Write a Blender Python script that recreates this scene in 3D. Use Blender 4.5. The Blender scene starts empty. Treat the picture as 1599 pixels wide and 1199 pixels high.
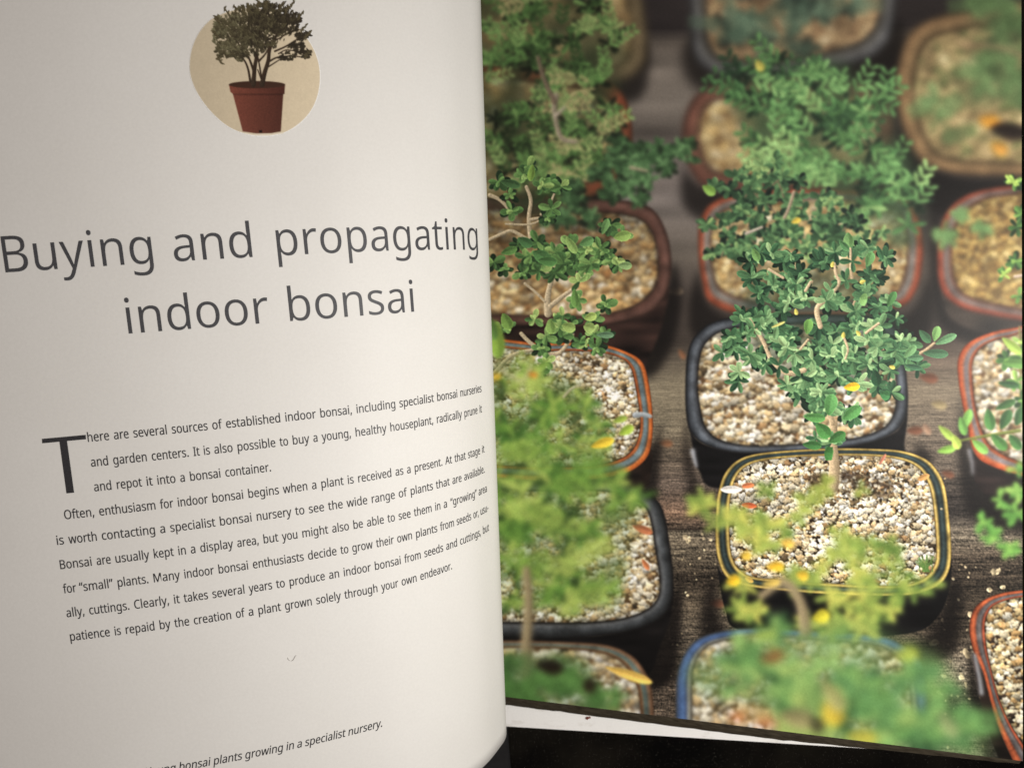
import bpy, bmesh, math, json
import numpy as np
from mathutils import Matrix, Vector

# ---------------------------------------------------------------- camera, light, exposure
U = .0065                       # one page unit = one line of body text = 6.5 mm
TABLE = -46.0                   # table top, page units below the camera
TILT, ROLL = -0.10760, -0.07653
CAM_Y = 4.1348
LEAF_X0, LEAF_Z0, LEAF_W = -18.5690, -28.7574, 19.0465
LEAF_PHI = [0.0668, 0.1582, 0.2393, 0.3552, 0.659, 0.8321, 1.0536, 1.0947, 1.7093]
LEAF_K, LEAF_KZ = 0.03370, 0.01492

def W(x, y, z):                 # page units -> metres, table top at z = 0
    return (x * U, y * U, (z - TABLE) * U)

scene = bpy.context.scene
cam_data = bpy.data.cameras.new('camera'); cam = bpy.data.objects.new('camera', cam_data)
scene.collection.objects.link(cam); scene.camera = cam
cam_data.sensor_fit = 'HORIZONTAL'; cam_data.sensor_width = 36.0
cam_data.lens = 1155.0 / 1599.0 * 36.0
cam_data.dof.use_dof = True; cam_data.dof.focus_distance = .212; cam_data.dof.aperture_fstop = 22
cam_data.clip_start = .005; cam_data.clip_end = 50
cr, sr, ct, st = math.cos(ROLL), math.sin(ROLL), math.cos(TILT), math.sin(TILT)
R3 = Matrix(((cr, sr * ct, sr * st), (-sr, cr * ct, cr * st), (0, -st, ct))).transposed()
cam.matrix_world = Matrix.Translation(W(0, CAM_Y, 0)) @ R3.to_4x4()

world = bpy.data.worlds.new('World'); scene.world = world; world.use_nodes = True
bg = world.node_tree.nodes['Background']
bg.inputs['Color'].default_value = (1.0, .85, .77, 1); bg.inputs['Strength'].default_value = .205

def area(name, loc, target, size, energy, color):
    l = bpy.data.lights.new(name, 'AREA'); l.shape = 'DISK'; l.size = size * U; l.energy = energy; l.color = color
    o = bpy.data.objects.new(name, l); scene.collection.objects.link(o); o.location = W(*loc)
    o.rotation_euler = (Vector(W(*target)) - o.location).to_track_quat('-Z', 'Y').to_euler(); return o
area('room_lamp', (22, -3.2, 1), (0, -3, -34), 7, .88, (1.0, .975, .925))

scene.render.engine = 'CYCLES'
scene.view_settings.view_transform = 'Standard'; scene.view_settings.look = 'None'
scene.view_settings.exposure = 0; scene.view_settings.gamma = 1; scene.view_settings.use_curve_mapping = False

# ---------------------------------------------------------------- helpers
def tag(o, label=None, cat=None, kind=None, group=None):
    if label: o['label'] = label
    if cat: o['category'] = cat
    if kind: o['kind'] = kind
    if group: o['group'] = group
    return o

def link(name, me, mat, parent=None, label=None):
    o = bpy.data.objects.new(name, me); scene.collection.objects.link(o)
    if mat: me.materials.append(mat)
    if parent: o.parent = parent
    if label: o['label'] = label
    return o

def mesh_np(name, V, F):
    """fast quad/tri mesh from arrays"""
    me = bpy.data.meshes.new(name); k = F.shape[1]
    me.vertices.add(len(V)); me.vertices.foreach_set('co', np.ascontiguousarray(V, np.float32).ravel())
    me.loops.add(F.size); me.loops.foreach_set('vertex_index', np.ascontiguousarray(F, np.int32).ravel())
    me.polygons.add(len(F)); me.polygons.foreach_set('loop_start', np.arange(0, F.size, k, dtype=np.int32))
    me.update(calc_edges=True); me.polygons.foreach_set('use_smooth', np.ones(len(F), bool)); return me

def grid_faces(nr, nc):
    i = np.arange(nr * nc).reshape(nr, nc)
    return np.stack([i[:-1, :-1], i[1:, :-1], i[1:, 1:], i[:-1, 1:]], -1).reshape(-1, 4)

class Nodes:
    def __init__(s, name, rough=.5, spec=.3, col=(.8, .8, .8)):
        s.m = bpy.data.materials.new(name); s.m.use_nodes = True; s.t = s.m.node_tree
        s.b = s.t.nodes['Principled BSDF']; s.b.inputs['Roughness'].default_value = rough
        s.b.inputs['Specular IOR Level'].default_value = spec; s.b.inputs['Base Color'].default_value = (*col, 1)
    def n(s, typ, **kw):
        x = s.t.nodes.new(typ)
        for k, v in kw.items():
            if k in x.inputs: x.inputs[k].default_value = v
            else: setattr(x, k, v)
        return x
    def l(s, a, b): s.t.links.new(a, b)
    def noise(s, scale, detail=4., rough=.6, stretch=None):
        c = s.n('ShaderNodeTexCoord'); o = c.outputs['Object']
        if stretch:
            mp = s.n('ShaderNodeMapping'); mp.inputs['Scale'].default_value = stretch; s.l(o, mp.inputs['Vector']); o = mp.outputs['Vector']
        x = s.n('ShaderNodeTexNoise', Scale=scale, Detail=detail, Roughness=rough); s.l(o, x.inputs['Vector']); return x.outputs['Fac']
    def ramp(s, fac, stops):
        r = s.n('ShaderNodeValToRGB'); e = r.color_ramp.elements
        for k, (p, c) in enumerate(stops):
            q = e[k] if k < 2 else e.new(p)
            q.position = p; q.color = (*c, 1)
        s.l(fac, r.inputs['Fac']); return r.outputs['Color']
    def mix(s, typ, fac, a, b):
        m = s.n('ShaderNodeMix', data_type='RGBA', blend_type=typ); m.inputs[0].default_value = fac
        s.l(a, m.inputs[6]); s.l(b, m.inputs[7]); return m.outputs[2]
    def bump(s, h, strength, dist):
        b = s.n('ShaderNodeBump', Strength=strength, Distance=dist); s.l(h, b.inputs['Height']); s.l(b.outputs['Normal'], s.b.inputs['Normal'])

def paper(name, base, dirt=0.):
    k = Nodes(name, .55, .12)
    a = k.ramp(k.noise(1400, 3), [(.3, tuple(.955 * c for c in base)), (.7, base)])
    b = k.ramp(k.noise(35, 3), [(.3, (.975, .972, .968)), (.7, (1, 1, 1))])
    c = k.mix('MULTIPLY', 1., a, b)
    if dirt:
        d = k.ramp(k.noise(120, 4, .65, (1, 2.2, 1)), [(.30, (.80, .78, .75)), (.44, (1, 1, 1))]); c = k.mix('MULTIPLY', dirt, c, d)
    k.l(c, k.b.inputs['Base Color']); f = k.n('ShaderNodeBump', Strength=.10, Distance=.0002); k.l(k.noise(900, 3), f.inputs['Height'])
    w = k.n('ShaderNodeBump', Strength=.30, Distance=.0016); k.l(k.noise(13, 2, .5, (1.6, .7, 1)), w.inputs['Height']); k.l(f.outputs['Normal'], w.inputs['Normal'])
    k.l(w.outputs['Normal'], k.b.inputs['Normal']); return k.m
M_paper = paper('coated_paper', (.715, .70, .675))
M_under = paper('white_paper', (.95, .94, .92), .6)
def ink(name, col):
    k = Nodes(name, .5, .25)
    k.l(k.ramp(k.noise(2500, 2), [(.3, tuple(.8 * c for c in col)), (.7, tuple(1.2 * c for c in col))]), k.b.inputs['Base Color']); return k.m
M_ink, M_ink_title = ink('black_ink', (.034, .033, .036)), ink('grey_ink', (.062, .062, .068))
kp = Nodes('printed_picture', .46, .15)
at = kp.n('ShaderNodeAttribute', attribute_name='print'); kp.l(at.outputs['Color'], kp.b.inputs['Base Color'])
kp.bump(kp.noise(1000, 2), .06, .0002); M_print = kp.m

# ---------------------------------------------------------------- the curling left leaf
def _leaf_profile():
    nodes = np.array([-3, 3, 7, 11, 14, 16, 17.3, 18.5, 19.7]) * LEAF_W / 18.
    s = np.linspace(-6., 24.6, 1225); ds = s[1] - s[0]
    ph = np.interp(s, nodes, LEAF_PHI)
    k = np.hanning(41); k /= k.sum(); ph = np.convolve(np.pad(ph, 20, 'edge'), k, 'valid')
    x = np.concatenate([[0], np.cumsum((np.cos(ph[1:]) + np.cos(ph[:-1])) / 2 * ds)])
    z = np.concatenate([[0], np.cumsum(-(np.sin(ph[1:]) + np.sin(ph[:-1])) / 2 * ds)])
    return s, x - np.interp(0, s, x) + LEAF_X0, z - np.interp(0, s, z) + LEAF_Z0, ph
PS, PX, PZ, PPH = _leaf_profile()
Y_BOTTOM, Y_TOP = -18.667, 20.5
def leaf_point(s, Y, off=0.):
    """point on the left leaf: s along the text line, Y up the page, off above the paper (page units)"""
    s = np.asarray(s, float); Y = np.asarray(Y, float)
    t = np.clip((s - 6) / 13., 0, 1.2) ** 2; ph = np.interp(s, PS, PPH)
    x = np.interp(s, PS, PX) + LEAF_K * (Y + 8) * t + off * np.sin(ph)
    z = np.interp(s, PS, PZ) + LEAF_KZ * (Y + 8) * t + off * np.cos(ph)
    return np.stack([x * U, Y * U + 0 * x, (z - TABLE) * U], -1)

def leaf_sheet(name, s0, s1, ns, y0, y1, ny, top, thick, mat, parent, label=None):
    s, Y = np.meshgrid(np.linspace(s0, s1, ns), np.linspace(y1, y0, ny))
    A, B = leaf_point(s, Y, top).reshape(-1, 3), leaf_point(s, Y, top - thick).reshape(-1, 3)
    f = grid_faces(ny, ns); n = ny * ns; i = np.arange(n).reshape(ny, ns)
    rim = np.concatenate([i[0, :], i[1:, -1], i[-1, -2::-1], i[-2:0:-1, 0]]); nx = np.roll(rim, -1)
    F = np.concatenate([f, f[:, ::-1] + n, np.stack([rim, nx, nx + n, rim + n], -1)])
    return link(name, mesh_np(name, np.concatenate([A, B]), F), mat, parent, label)

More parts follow.
